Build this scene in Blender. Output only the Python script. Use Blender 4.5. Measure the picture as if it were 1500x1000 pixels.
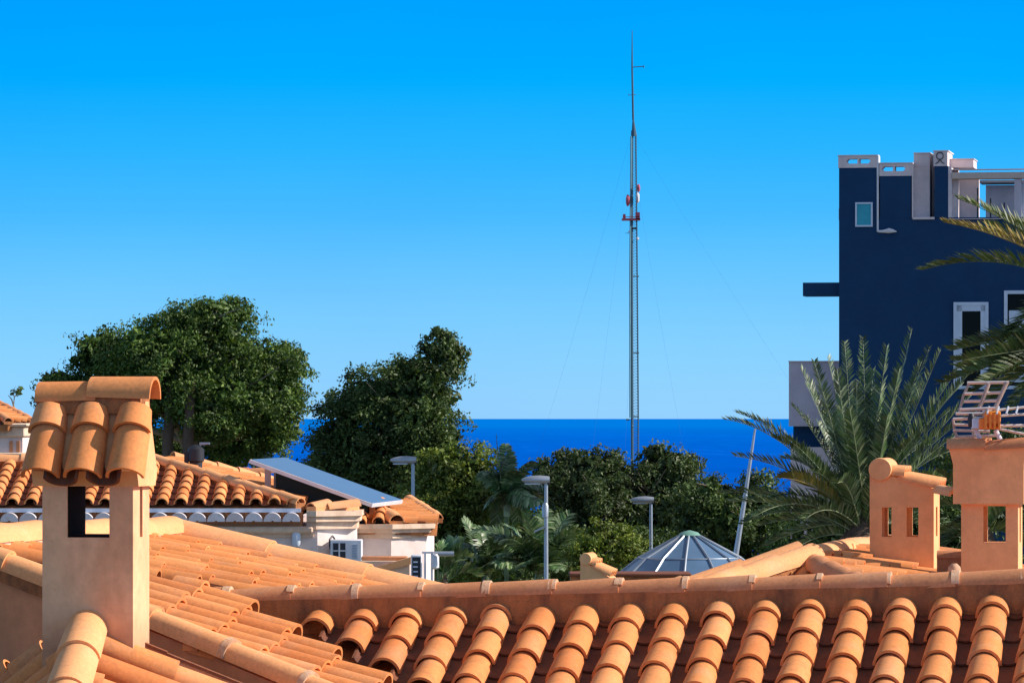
import bpy, math, random
import numpy as np
from mathutils import Vector, Matrix
R = math.radians
scene = bpy.context.scene
for o in list(bpy.data.objects):
    bpy.data.objects.remove(o, do_unlink=True)
COL = scene.collection

# ------------------------------------------------------------------ camera
CAM_H = 9.5
FPX = 6500.0          # focal length in pixels of the 1500 px wide photograph
cam_d = bpy.data.cameras.new("camera")
cam_d.lens = 156.0; cam_d.sensor_width = 36.0; cam_d.sensor_fit = 'HORIZONTAL'
cam_d.shift_y = (612.6 - 500) / 1500
cam_d.clip_start = 0.5; cam_d.clip_end = 900000
cam = bpy.data.objects.new("camera", cam_d)
cam.location = (0, 0, CAM_H); cam.rotation_euler = (R(90), 0, 0)
COL.objects.link(cam); scene.camera = cam

# ------------------------------------------------------------------ sky and sun
SUN_EL, SUN_AZ = R(33), R(91)       # azimuth clockwise from +Y
world = bpy.data.worlds.new("World"); scene.world = world
world.use_nodes = True
nt = world.node_tree; nt.nodes.clear()
def wn(t): return nt.nodes.new(t)
sky = wn('ShaderNodeTexSky'); sky.sky_type = 'NISHITA'; sky.sun_disc = False
sky.sun_elevation = SUN_EL; sky.sun_rotation = SUN_AZ
sky.altitude = 20; sky.air_density = 1.0; sky.dust_density = 0.3; sky.ozone_density = 2.0
tc = wn('ShaderNodeTexCoord'); sep = wn('ShaderNodeSeparateXYZ')
nt.links.new(tc.outputs['Generated'], sep.inputs[0])
mr = wn('ShaderNodeMapRange'); mr.inputs['From Min'].default_value = 0.0; mr.inputs['From Max'].default_value = 0.40
nt.links.new(sep.outputs['Z'], mr.inputs['Value'])
ramp = wn('ShaderNodeValToRGB')
nt.links.new(mr.outputs[0], ramp.inputs[0])
SKYSTOPS = [(0.0, (0.34, 0.79, 1.80)), (0.074, (0.175, 0.60, 1.36)), (0.113, (0.08, 0.517, 1.26)), (0.151, (0.03, 0.494, 1.19)),
            (0.19, (0.0, 0.47, 1.15)), (0.24, (0.0, 0.435, 1.15)), (0.45, (0.5, 0.70, 0.90)), (1.0, (1.32, 1.0, 0.80))]
cr = ramp.color_ramp
SC = 2.0
while len(cr.elements) < len(SKYSTOPS): cr.elements.new(0.5)
for e, (p, c) in zip(cr.elements, SKYSTOPS):
    e.position = p; e.color = (c[0] / SC, c[1] / SC, c[2] / SC, 1)
mul = wn('ShaderNodeMix'); mul.data_type = 'RGBA'; mul.blend_type = 'MULTIPLY'; mul.inputs['Factor'].default_value = 1
nt.links.new(sky.outputs[0], mul.inputs['A']); nt.links.new(ramp.outputs[0], mul.inputs['B'])
mul2 = wn('ShaderNodeVectorMath'); mul2.operation = 'SCALE'; mul2.inputs['Scale'].default_value = SC
nt.links.new(mul.outputs['Result'], mul2.inputs[0])
bg = wn('ShaderNodeBackground'); bg.inputs['Strength'].default_value = 0.13
skn = wn('ShaderNodeTexNoise'); skn.inputs['Scale'].default_value = 14; skn.inputs['Detail'].default_value = 4
skm = wn('ShaderNodeMapping'); skm.inputs['Scale'].default_value = (1, 1, 2.2); nt.links.new(tc.outputs['Generated'], skm.inputs[0]); nt.links.new(skm.outputs[0], skn.inputs['Vector'])
skr = wn('ShaderNodeMapRange'); skr.inputs['From Min'].default_value = 0.3; skr.inputs['From Max'].default_value = 0.7; skr.inputs['To Min'].default_value = 0.975; skr.inputs['To Max'].default_value = 1.025
nt.links.new(skn.outputs[0], skr.inputs['Value'])
mul3 = wn('ShaderNodeVectorMath'); mul3.operation = 'SCALE'; nt.links.new(mul2.outputs[0], mul3.inputs[0]); nt.links.new(skr.outputs[0], mul3.inputs['Scale'])
nt.links.new(mul3.outputs[0], bg.inputs['Color'])
wo = wn('ShaderNodeOutputWorld'); nt.links.new(bg.outputs[0], wo.inputs['Surface'])

sun_d = bpy.data.lights.new("sun", 'SUN'); sun_d.energy = 4.6; sun_d.angle = R(0.53); sun_d.color = (1.0, 0.90, 0.81)
sun = bpy.data.objects.new("sun", sun_d); COL.objects.link(sun)
sdir = Vector((math.sin(SUN_AZ) * math.cos(SUN_EL), math.cos(SUN_AZ) * math.cos(SUN_EL), math.sin(SUN_EL)))
sun.rotation_euler = sdir.to_track_quat('Z', 'Y').to_euler()
scene.view_settings.view_transform = 'Standard'; scene.view_settings.look = 'None'
scene.view_settings.exposure = 0.35; scene.view_settings.gamma = 1.0
scene.render.engine = 'CYCLES'
scene.cycles.max_bounces = 6; scene.cycles.transparent_max_bounces = 8

# ------------------------------------------------------------------ helpers
def P(px, py, Y):
    return Vector(((px - 750) / FPX * Y, Y, CAM_H - (py - 613) / FPX * Y))
def ray(px, py): return Vector(((px - 750) / FPX, 1.0, -(py - 613) / FPX))
def hit(px, py, O, n):
    r = ray(px, py); c = Vector((0, 0, CAM_H)); return c + r * ((O - c).dot(n) / r.dot(n))
ZUP = Vector((0, 0, 1))
TH = R(10.5)
U = Vector((math.cos(TH), -math.sin(TH), 0)); V = Vector((math.sin(TH), math.cos(TH), 0))

class MB:
    def __init__(s): s.v = []; s.f = []
    def add(s, vs, fs):
        b = len(s.v); s.v.extend([tuple(x) for x in vs]); s.f.extend([tuple(b + i for i in f) for f in fs]); return s
    def hexa(s, p):      # p: 4 bottom, 4 top
        return s.add(p, [(3, 2, 1, 0), (4, 5, 6, 7), (0, 1, 5, 4), (1, 2, 6, 5), (2, 3, 7, 6), (3, 0, 4, 7)])
    def box(s, O, u, v, a, b, c, d, z0, z1, bev=0.0):   # u range a..b, v range c..d, z relative to O
        O = Vector(O)
        def q(x, y, z): return O + u * x + v * y + ZUP * z
        if bev <= 0:
            return s.hexa([q(a, c, z0), q(b, c, z0), q(b, d, z0), q(a, d, z0), q(a, c, z1), q(b, c, z1), q(b, d, z1), q(a, d, z1)])
        e = bev
        vs = []; 
        for (z, i) in ((z0, e), (z0 + e, 0), (z1 - e, 0), (z1, e)):
            x0, x1, y0, y1 = a + i, b - i, c + i, d - i
            k = e if i == 0 else e * 0.6
            for (x, y) in ((x0 + k, y0), (x1 - k, y0), (x1, y0 + k), (x1, y1 - k), (x1 - k, y1), (x0 + k, y1), (x0, y1 - k), (x0, y0 + k)):
                vs.append(q(x, y, z))
        fs = [tuple(range(7, -1, -1)), tuple(range(24, 32))]
        for r_ in range(3):
            for i in range(8):
                j = (i + 1) % 8; fs.append((r_ * 8 + i, r_ * 8 + j, r_ * 8 + 8 + j, r_ * 8 + 8 + i))
        return s.add(vs, fs)
    def prism(s, poly, vec):           # poly: 3D points, extruded along vec
        n = len(poly); vec = Vector(vec)
        vs = [Vector(p) for p in poly] + [Vector(p) + vec for p in poly]
        fs = [tuple(range(n - 1, -1, -1)), tuple(range(n, 2 * n))] + [(i, (i + 1) % n, n + (i + 1) % n, n + i) for i in range(n)]
        return s.add(vs, fs)
    def tube(s, pts, rad, seg=8, cap=True):
        pts = [Vector(p) for p in pts]; n = len(pts)
        if not hasattr(rad, '__len__'): rad = [rad] * n
        vs = []; prev = None
        for i, p in enumerate(pts):
            t = (pts[min(i + 1, n - 1)] - pts[max(i - 1, 0)])
            if t.length < 1e-9: t = Vector((0, 0, 1))
            t.normalize()
            if prev is None:
                a = t.orthogonal().normalized()
            else:
                a = (prev - t * prev.dot(t))
                a = a.normalized() if a.length > 1e-6 else t.orthogonal().normalized()
            prev = a; b = t.cross(a)
            for k in range(seg):
                an = 2 * math.pi * k / seg
                vs.append(p + (a * math.cos(an) + b * math.sin(an)) * rad[i])
        fs = []
        for i in range(n - 1):
            for k in range(seg):
                k2 = (k + 1) % seg
                fs.append((i * seg + k, i * seg + k2, (i + 1) * seg + k2, (i + 1) * seg + k))
        if cap: fs += [tuple(range(seg - 1, -1, -1)), tuple((n - 1) * seg + k for k in range(seg))]
        return s.add(vs, fs)
    def lathe(s, O, prof, seg=20, axis=ZUP):
        O = Vector(O); ax = Vector(axis).normalized(); a = ax.orthogonal().normalized(); b = ax.cross(a)
        vs = []
        for (r_, h) in prof:
            for k in range(seg):
                an = 2 * math.pi * k / seg; vs.append(O + ax * h + (a * math.cos(an) + b * math.sin(an)) * max(r_, 1e-4))
        fs = []; n = len(prof)
        for i in range(n - 1):
            for k in range(seg):
                k2 = (k + 1) % seg; fs.append((i * seg + k, i * seg + k2, (i + 1) * seg + k2, (i + 1) * seg + k))
        fs += [tuple(range(seg - 1, -1, -1)), tuple((n - 1) * seg + k for k in range(seg))]
        return s.add(vs, fs)
    def barrel(s, p0, p1, up, r0, r1, th=0.013, seg=12, a0=0.0, a1=math.pi, sq=1.0):
        """half-round clay tile from p0 (radius r0) to p1 (radius r1), convex side towards up"""
        p0 = Vector(p0); p1 = Vector(p1); t = (p1 - p0).normalized()
        up = (up - t * up.dot(t)).normalized(); sd = t.cross(up)
        vs = []
        for (p, r_) in ((p0, r0), (p1, r1)):
            for rr in (r_, r_ - th):
                for k in range(seg + 1):
                    an = a0 + (a1 - a0) * k / seg
                    vs.append(p + sd * math.cos(an) * rr + up * math.sin(an) * rr * sq)
        m = seg + 1; fs = []
        for k in range(seg):
            fs.append((k, k + 1, 2 * m + k + 1, 2 * m + k))                 # outer
            fs.append((m + k + 1, m + k, 3 * m + k, 3 * m + k + 1))         # inner
            fs.append((k + 1, k, m + k, m + k + 1))                         # rim p0
            fs.append((2 * m + k, 2 * m + k + 1, 3 * m + k + 1, 3 * m + k)) # rim p1
        fs.append((0, 2 * m, 3 * m, m)); fs.append((m - 1, 2 * m - 1, 4 * m - 1, 3 * m - 1))
        return s.add(vs, fs)
    def build(s, name, mat, parent=None, ang=38):
        return mesh_obj(name, s.v, s.f, mat, parent, ang)

def build_each(mb, seg, name, mat, parent):
    """every barrel in mb becomes a part of its own"""
    nv = 4 * (seg + 1); nf = 4 * seg + 2
    for i in range(len(mb.v) // nv):
        mesh_obj(name, mb.v[i * nv:(i + 1) * nv], [tuple(k - i * nv for k in f) for f in mb.f[i * nf:(i + 1) * nf]], mat, parent)
def mesh_obj(name, v, f, mat, parent=None, ang=38):
    me = bpy.data.meshes.new(name)
    me.from_pydata(v, [], f)
    me.polygons.foreach_set('use_smooth', [True] * len(me.polygons))
    me.update()
    if ang is not None: me.set_sharp_from_angle(angle=R(ang))
    me.materials.append(mat)
    o = bpy.data.objects.new(name, me); COL.objects.link(o)
    if parent is not None: o.parent = parent
    return o
def place(o, loc):
    """set the origin of a parented/unparented mesh object to loc, keeping the world shape"""
    loc = Vector(loc); o.data.transform(Matrix.Translation(-loc)); o.location = loc
def thing(name, label, cat, loc=(0, 0, 0), group=None):
    o = bpy.data.objects.new(name, None); COL.objects.link(o)
    o.empty_display_size = 0.3
    o['label'] = label; o['category'] = cat
    if group: o['group'] = group
    o['_base'] = list(loc)
    return o
def settle(root):
    """move the empty to its base while every part keeps its place"""
    b = Vector(root['_base']); del root['_base']; root.location = b
    for c in root.children:
        if c.data: c.data.transform(Matrix.Translation(-b))
        for g in c.children:
            if g.data: g.data.transform(Matrix.Translation(-b))
def tag(o, label=None, cat=None, group=None, kind=None):
    if label: o['label'] = label
    if cat: o['category'] = cat
    if group: o['group'] = group
    if kind: o['kind'] = kind
    return o

# ------------------------------------------------------------------ materials
def newmat(name):
    m = bpy.data.materials.new(name); m.use_nodes = True; t = m.node_tree; t.nodes.clear()
    out = t.nodes.new('ShaderNodeOutputMaterial'); return m, t, out
def link(t, a, b): t.links.new(a, b)
def noise(t, scale, detail=4, rough=0.6, vec=None, dist=0.0):
    n = t.nodes.new('ShaderNodeTexNoise'); n.inputs['Scale'].default_value = scale; n.inputs['Detail'].default_value = detail
    n.inputs['Roughness'].default_value = rough; n.inputs['Distortion'].default_value = dist
    if vec is not None: link(t, vec, n.inputs['Vector'])
    return n
def rampn(t, fac, stops):
    r_ = t.nodes.new('ShaderNodeValToRGB'); e = r_.color_ramp
    while len(e.elements) < len(stops): e.elements.new(0.5)
    for el, (p, c) in zip(e.elements, stops):
        el.position = p; el.color = (c[0], c[1], c[2], 1) if hasattr(c, '__len__') else (c, c, c, 1)
    link(t, fac, r_.inputs[0]); return r_
def mixc(t, a, b, fac, mode='MIX'):
    m = t.nodes.new('ShaderNodeMix'); m.data_type = 'RGBA'; m.blend_type = mode
    for sock, val in ((m.inputs['A'], a), (m.inputs['B'], b), (m.inputs['Factor'], fac)):
        if hasattr(val, 'links') or hasattr(val, 'is_linked'): link(t, val, sock)
        elif hasattr(val, '__len__'): sock.default_value = (val[0], val[1], val[2], 1)
        else: sock.default_value = val
    return m.outputs['Result']
def coords(t): return t.nodes.new('ShaderNodeNewGeometry')
def mat_clay(name, tones, stain=(0.22, 0.10, 0.06), pale=(0.62, 0.42, 0.27), stain_amt=0.35, pale_amt=0.35, sc=1.0):
    m, t, out = newmat(name)
    g = coords(t); pos = g.outputs['Position']
    rr = rampn(t, g.outputs['Random Per Island'], [(i / (len(tones) - 1), c) for i, c in enumerate(tones)])
    n1 = noise(t, 3.0 * sc, 5, 0.65, pos); n2 = noise(t, 11 * sc, 5, 0.7, pos); n3 = noise(t, 55 * sc, 4, 0.6, pos); n4 = noise(t, 1.1 * sc, 3, 0.5, pos)
    s1 = rampn(t, n2.outputs[0], [(0.52, 0), (0.74, 1)]); s2 = rampn(t, n1.outputs[0], [(0.5, 0), (0.72, 1)])
    f1 = mixc(t, (0, 0, 0), s1.outputs[0], stain_amt); f2 = mixc(t, (0, 0, 0), s2.outputs[0], pale_amt)
    c = mixc(t, rr.outputs[0], stain, f1); c = mixc(t, c, pale, f2)
    v = rampn(t, n3.outputs[0], [(0.3, 0.86), (0.7, 1.08)]); c = mixc(t, c, v.outputs[0], 1.0, 'MULTIPLY')
    v4 = rampn(t, n4.outputs[0], [(0.3, 0.9), (0.7, 1.08)]); c = mixc(t, c, v4.outputs[0], 1.0, 'MULTIPLY')
    b = t.nodes.new('ShaderNodeBsdfPrincipled'); link(t, c, b.inputs['Base Color'])
    b.inputs['Roughness'].default_value = 0.78; b.inputs['Specular IOR Level'].default_value = 0.25
    bp = t.nodes.new('ShaderNodeBump'); bp.inputs['Strength'].default_value = 0.35; bp.inputs['Distance'].default_value = 0.004
    hh = mixc(t, n3.outputs[0], n2.outputs[0], 0.5); link(t, hh, bp.inputs['Height']); link(t, bp.outputs[0], b.inputs['Normal'])
    link(t, b.outputs[0], out.inputs[0]); return m
def mat_plaster(name, col, dirt=(0.25, 0.17, 0.12), amt=0.35, sc=1.0, rough=0.9, bump=0.3, dist=0.006, spots=0.0, base=None):
    m, t, out = newmat(name); g = coords(t); pos = g.outputs['Position']
    mp = t.nodes.new('ShaderNodeMapping'); mp.inputs['Scale'].default_value = (1, 1, 0.35); link(t, pos, mp.inputs['Vector'])
    n1 = noise(t, 2.2 * sc, 6, 0.65, mp.outputs[0]); n2 = noise(t, 30 * sc, 4, 0.6, pos); n3 = noise(t, 7 * sc, 5, 0.7, pos)
    f = rampn(t, n1.outputs[0], [(0.42, 0), (0.75, 1)]); f1 = mixc(t, (0, 0, 0), f.outputs[0], amt)
    c = mixc(t, col, dirt, f1)
    v = rampn(t, n3.outputs[0], [(0.3, 0.88), (0.7, 1.08)]); c = mixc(t, c, v.outputs[0], 1.0, 'MULTIPLY')
    if spots:
        n5 = noise(t, 16 * sc, 3, 0.5, pos); f5 = rampn(t, n5.outputs[0], [(0.68, 0), (0.73, 1)])
        c = mixc(t, c, dirt, mixc(t, (0, 0, 0), f5.outputs[0], spots))
    if base:      # splash dirt round the foot
        sx = t.nodes.new('ShaderNodeSeparateXYZ'); link(t, pos, sx.inputs[0])
        mr_ = t.nodes.new('ShaderNodeMapRange'); mr_.inputs['From Min'].default_value = base[1]; mr_.inputs['From Max'].default_value = base[0]; link(t, sx.outputs['Z'], mr_.inputs['Value'])
        ad = t.nodes.new('ShaderNodeMath'); ad.operation = 'MULTIPLY_ADD'; link(t, n3.outputs[0], ad.inputs[0]); ad.inputs[1].default_value = 1.6; ad.inputs[2].default_value = -1.15
        a2 = t.nodes.new('ShaderNodeMath'); a2.operation = 'ADD'; link(t, ad.outputs[0], a2.inputs[0]); link(t, mr_.outputs[0], a2.inputs[1]); a2.use_clamp = True
        c = mixc(t, c, base[2], mixc(t, (0, 0, 0), a2.outputs[0], 0.8))
    b = t.nodes.new('ShaderNodeBsdfPrincipled'); link(t, c, b.inputs['Base Color'])
    b.inputs['Roughness'].default_value = rough; b.inputs['Specular IOR Level'].default_value = 0.2
    bp = t.nodes.new('ShaderNodeBump'); bp.inputs['Strength'].default_value = bump; bp.inputs['Distance'].default_value = dist
    link(t, n2.outputs[0], bp.inputs['Height']); link(t, bp.outputs[0], b.inputs['Normal'])
    link(t, b.outputs[0], out.inputs[0]); return m
def mat_simple(name, col, rough=0.5, metal=0.0, spec=0.5, var=0.12, sc=6.0):
    m, t, out = newmat(name); g = coords(t)
    n1 = noise(t, sc, 4, 0.6, g.outputs['Position']); v = rampn(t, n1.outputs[0], [(0.3, 1 - var), (0.7, 1 + var * 0.5)])
    c = mixc(t, col, v.outputs[0], 1.0, 'MULTIPLY')
    b = t.nodes.new('ShaderNodeBsdfPrincipled'); link(t, c, b.inputs['Base Color'])
    b.inputs['Roughness'].default_value = rough; b.inputs['Metallic'].default_value = metal; b.inputs['Specular IOR Level'].default_value = spec
    link(t, b.outputs[0], out.inputs[0]); return m
def mat_leaf(name, tones, rough=0.55, trans=0.22, clump=1.3, spec=0.3):
    m, t, out = newmat(name); g = coords(t)
    rr = rampn(t, g.outputs['Random Per Island'], [(i / (len(tones) - 1), c) for i, c in enumerate(tones)])
    n1 = noise(t, clump, 3, 0.6, g.outputs['Position']); v = rampn(t, n1.outputs[0], [(0.38, 0.85), (0.64, 2.25)])
    c = mixc(t, rr.outputs[0], v.outputs[0], 1.0, 'MULTIPLY')
    b = t.nodes.new('ShaderNodeBsdfPrincipled'); link(t, c, b.inputs['Base Color'])
    b.inputs['Roughness'].default_value = rough; b.inputs['Specular IOR Level'].default_value = spec
    tr = t.nodes.new('ShaderNodeBsdfTranslucent'); c2 = mixc(t, c, (1.0, 1.0, 0.35), 1.0, 'MULTIPLY'); link(t, c2, tr.inputs[0])
    mx = t.nodes.new('ShaderNodeMixShader'); mx.inputs[0].default_value = trans
    link(t, b.outputs[0], mx.inputs[1]); link(t, tr.outputs[0], mx.inputs[2]); link(t, mx.outputs[0], out.inputs[0]); return m

M = {}
M['clay'] = mat_clay('terracotta', [(0.72, 0.25, 0.075), (0.80, 0.30, 0.095), (0.75, 0.27, 0.082), (0.86, 0.35, 0.125), (0.77, 0.28, 0.088), (0.66, 0.215, 0.064), (0.80, 0.31, 0.10)], stain_amt=0.38, pale_amt=0.30)
M['clay_far'] = mat_clay('weathered_terracotta', [(0.74, 0.26, 0.075), (0.82, 0.33, 0.11), (0.68, 0.22, 0.06), (0.86, 0.37, 0.13)], stain_amt=0.3, pale_amt=0.25)
M['clay_cap'] = mat_clay('ridge_terracotta', [(0.62, 0.25, 0.11), (0.70, 0.30, 0.13), (0.66, 0.27, 0.12)], stain_amt=0.3, pale_amt=0.35)
M['clay_hip'] = mat_clay('pale_ridge_terracotta', [(0.84, 0.37, 0.15), (0.90, 0.43, 0.18), (0.86, 0.40, 0.17)], stain=(0.50, 0.22, 0.09), stain_amt=0.3, pale_amt=0.4, pale=(0.90, 0.55, 0.34))
M['clay_pan'] = mat_clay('shaded_channel_terracotta', [(0.19, 0.066, 0.032), (0.25, 0.088, 0.04), (0.15, 0.052, 0.03)], stain=(0.06, 0.035, 0.03), stain_amt=0.7, pale_amt=0.1)  # clay colour darkened to carry the shade of the valleys between tile rows
M['mortar'] = mat_plaster('mortar', (0.56, 0.22, 0.08), dirt=(0.12, 0.065, 0.045), amt=0.95, sc=3.0, bump=0.9, dist=0.012, spots=0.4)
M['mortar_pale'] = mat_plaster('lime_mortar', (0.80, 0.52, 0.33), dirt=(0.60, 0.26, 0.11), amt=0.95, sc=14, bump=0.7, dist=0.008)
M['render'] = mat_plaster('peach_render', (0.90, 0.50, 0.23), dirt=(0.56, 0.25, 0.11), amt=0.45, sc=1.6, spots=0.25)
M['render_cream'] = mat_plaster('cream_render', (0.96, 0.53, 0.29), dirt=(0.66, 0.27, 0.13), amt=0.75, sc=2.0, spots=0.25, base=(8.38, 8.66, (0.34, 0.17, 0.10)))
M['render_left'] = mat_plaster('brown_render', (0.72, 0.33, 0.16), dirt=(0.22, 0.10, 0.06), amt=0.5, sc=1.5)
M['white_wall'] = mat_plaster('pinkish_white_wall', (0.80, 0.68, 0.62), dirt=(0.55, 0.42, 0.36), amt=0.3, sc=0.8)
M['cornice'] = mat_plaster('cream_cornice', (0.78, 0.58, 0.42), dirt=(0.45, 0.27, 0.17), amt=0.6, sc=2)
M['white_tile'] = mat_clay('whitewashed_tile_end', [(0.78, 0.72, 0.74), (0.85, 0.79, 0.79), (0.74, 0.62, 0.58)], stain=(0.4, 0.2, 0.14), pale=(0.85, 0.8, 0.8), stain_amt=0.4, sc=2)
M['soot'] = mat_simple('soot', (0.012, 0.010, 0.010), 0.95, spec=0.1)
M['navy'] = mat_plaster('navy_render', (0.012, 0.052, 0.125), dirt=(0.020, 0.064, 0.145), amt=0.6, sc=0.25, bump=0.25)
M['bwhite'] = mat_plaster('white_render', (0.80, 0.68, 0.66), dirt=(0.52, 0.43, 0.42), amt=0.35, sc=0.6)
M['bgrey'] = mat_plaster('lilac_grey_render', (0.58, 0.53, 0.58), dirt=(0.38, 0.35, 0.42), amt=0.4, sc=0.4)
M['beige'] = mat_plaster('beige_render', (0.62, 0.50, 0.42), dirt=(0.40, 0.32, 0.27), amt=0.35, sc=0.6)
M['pvc'] = mat_simple('white_frame_paint', (0.62, 0.70, 0.80), 0.4, var=0.06)
M['teal_glass'] = mat_simple('teal_glass', (0.05, 0.36, 0.44), 0.12, spec=0.6)
M['dark_glass'] = mat_simple('dark_glass', (0.010, 0.012, 0.010), 0.25, spec=0.08)
M['metal'] = mat_simple('galvanised_metal', (0.42, 0.47, 0.52), 0.42, 0.55)
M['mast'] = mat_simple('mast_metal', (0.06, 0.13, 0.18), 0.5, 0.3)
M['mast_pale'] = mat_simple('pale_mast_metal', (0.14, 0.33, 0.40), 0.5, 0.2)
M['mast_red'] = mat_simple('red_paint', (0.42, 0.08, 0.12), 0.6)
M['alu'] = mat_simple('aluminium', (0.72, 0.68, 0.66), 0.35, 0.5)
M['alu_rust'] = mat_simple('tarnished_aluminium', (0.50, 0.36, 0.29), 0.5, 0.2, var=0.3, sc=25)
M['orange'] = mat_simple('orange_plastic', (0.85, 0.28, 0.02), 0.35)
M['white_paint'] = mat_simple('white_paint', (0.74, 0.74, 0.76), 0.45)
M['dark_metal'] = mat_simple('dark_metal', (0.035, 0.038, 0.045), 0.5, 0.4)
M['solar'] = mat_simple('solar_glass', (0.07, 0.17, 0.32), 0.45, spec=0.5, var=0.05)
M['solar_green'] = mat_simple('dark_green_sheet', (0.008, 0.035, 0.028), 0.5)
M['dome_glass'] = mat_simple('blue_panel', (0.11, 0.20, 0.32), 0.22, spec=0.8, var=0.2, sc=1.5)
M['green_cap'] = mat_simple('pale_green_metal', (0.18, 0.36, 0.28), 0.5)
M['bark'] = mat_plaster('bark', (0.16, 0.11, 0.08), dirt=(0.05, 0.04, 0.03), amt=0.7, sc=2, bump=0.9, dist=0.03)
M['bark_pale'] = mat_plaster('pale_branch', (0.30, 0.25, 0.18), dirt=(0.10, 0.08, 0.05), amt=0.6, sc=3, bump=0.6, dist=0.02)
M['leaf_pine'] = mat_leaf('pine_foliage', [(0.020, 0.048, 0.010), (0.056, 0.105, 0.018), (0.034, 0.070, 0.014), (0.105, 0.155, 0.030), (0.042, 0.082, 0.020)])
M['leaf_dark'] = mat_leaf('dark_foliage', [(0.020, 0.042, 0.014), (0.055, 0.088, 0.020), (0.034, 0.060, 0.017), (0.090, 0.135, 0.040)])
M['leaf_olive'] = mat_leaf('olive_foliage', [(0.042, 0.076, 0.012), (0.100, 0.135, 0.020), (0.066, 0.098, 0.015), (0.150, 0.170, 0.028)])
M['leaf_mid'] = mat_leaf('grey_green_foliage', [(0.022, 0.042, 0.016), (0.055, 0.085, 0.025), (0.035, 0.060, 0.020), (0.105, 0.125, 0.055)])
M['palm'] = mat_leaf('date_palm_leaf', [(0.020, 0.048, 0.014), (0.058, 0.102, 0.030), (0.032, 0.062, 0.026), (0.20, 0.23, 0.12), (0.025, 0.052, 0.022), (0.12, 0.15, 0.07)], rough=0.42, trans=0.08, clump=2.2, spec=0.5)  # palest tones paint highlights onto scattered leaflets
M['palm_dark'] = mat_leaf('dark_palm_leaf', [(0.030, 0.060, 0.018), (0.060, 0.090, 0.022), (0.035, 0.060, 0.018), (0.14, 0.14, 0.055), (0.028, 0.050, 0.016)], rough=0.45, trans=0.10, clump=1.2, spec=0.4)
M['palm_dry'] = mat_leaf('yellowing_palm_leaf', [(0.14, 0.13, 0.03), (0.22, 0.15, 0.04), (0.08, 0.10, 0.03)], trans=0.15, clump=1.2)
M['banana'] = mat_leaf('glossy_broad_leaf', [(0.022, 0.060, 0.022), (0.060, 0.115, 0.035), (0.035, 0.075, 0.028), (0.20, 0.25, 0.13), (0.030, 0.065, 0.025)], rough=0.35, trans=0.12, clump=2.5, spec=0.5)  # brightest tone puts highlights into the colour of random leaf strips
M['rachis'] = mat_simple('palm_stalk', (0.22, 0.24, 0.06), 0.5)
# ------------------------------------------------------------------ setting: ground, sea
rng = random.Random(7)
def build_setting():
    ys = [-80, 0, 40, 100, 180, 260, 320, 400, 520, 700, 900]
    def gz(y): 
        if y <= 260: return 0.0
        k = min(1, (y - 260) / 560.0); k = k * k * (3 - 2 * k); return -48 * k
    xs = [-900, -300, -120, -60, -30, 0, 30, 60, 120, 300, 900]
    v = [(x, y, gz(y) + (0.0 if y < 50 else 0.25 * math.sin(x * 0.05 + y * 0.03))) for y in ys for x in xs]
    n = len(xs); f = [(j * n + i, j * n + i + 1, (j + 1) * n + i + 1, (j + 1) * n + i) for j in range(len(ys) - 1) for i in range(n - 1)]
    m, t, out = newmat('dry_ground'); g = coords(t)
    n1 = noise(t, 0.15, 6, 0.7, g.outputs['Position']); c = rampn(t, n1.outputs[0], [(0.35, (0.09, 0.10, 0.035)), (0.6, (0.22, 0.17, 0.10))])
    b = t.nodes.new('ShaderNodeBsdfPrincipled'); link(t, c.outputs[0], b.inputs['Base Color']); b.inputs['Roughness'].default_value = 0.95
    link(t, b.outputs[0], out.inputs[0])
    tag(mesh_obj('ground', v, f, m), kind='structure')
    m, t, out = newmat('sea_water'); g = coords(t)
    mp = t.nodes.new('ShaderNodeMapping'); mp.inputs['Scale'].default_value = (0.02, 0.0022, 0); link(t, g.outputs['Position'], mp.inputs['Vector'])
    n1 = noise(t, 1.0, 5, 0.6, mp.outputs[0])
    mp2 = t.nodes.new('ShaderNodeMapping'); mp2.inputs['Scale'].default_value = (0.0005, 0.00012, 0); link(t, g.outputs['Position'], mp2.inputs['Vector'])
    n2 = noise(t, 1.0, 4, 0.6, mp2.outputs[0])
    c = rampn(t, n1.outputs[0], [(0.35, (0.0, 0.092, 0.50)), (0.58, (0.0, 0.106, 0.54)), (0.72, (0.004, 0.128, 0.60))])
    c2 = rampn(t, n2.outputs[0], [(0.35, 0.9), (0.65, 1.08)])
    cc = mixc(t, c.outputs[0], c2.outputs[0], 1.0, 'MULTIPLY')
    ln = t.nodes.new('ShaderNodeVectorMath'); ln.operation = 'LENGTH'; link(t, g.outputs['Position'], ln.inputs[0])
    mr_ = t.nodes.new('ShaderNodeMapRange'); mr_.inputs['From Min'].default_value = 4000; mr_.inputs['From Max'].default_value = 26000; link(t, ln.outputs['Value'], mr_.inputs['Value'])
    cc = mixc(t, cc, (0.0, 0.165, 0.60), mr_.outputs[0])  # sky reflection and haze near the horizon painted into the water colour
    b = t.nodes.new('ShaderNodeBsdfDiffuse'); link(t, cc, b.inputs['Color'])
    link(t, b.outputs[0], out.inputs[0])
    v = [(0, 0, -36)]; K = 72
    radii = [500, 1500, 5000, 20000, 100000, 420000]
    for r_ in radii:
        for k in range(K): v.append((r_ * math.cos(2 * math.pi * k / K), r_ * math.sin(2 * math.pi * k / K), -36))
    f = [(0, 1 + k, 1 + (k + 1) % K) for k in range(K)]
    for j in range(len(radii) - 1):
        for k in range(K):
            a = 1 + j * K + k; b_ = 1 + j * K + (k + 1) % K; f.append((a, b_, b_ + K, a + K))
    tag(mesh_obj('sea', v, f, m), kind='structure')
build_setting()

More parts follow.
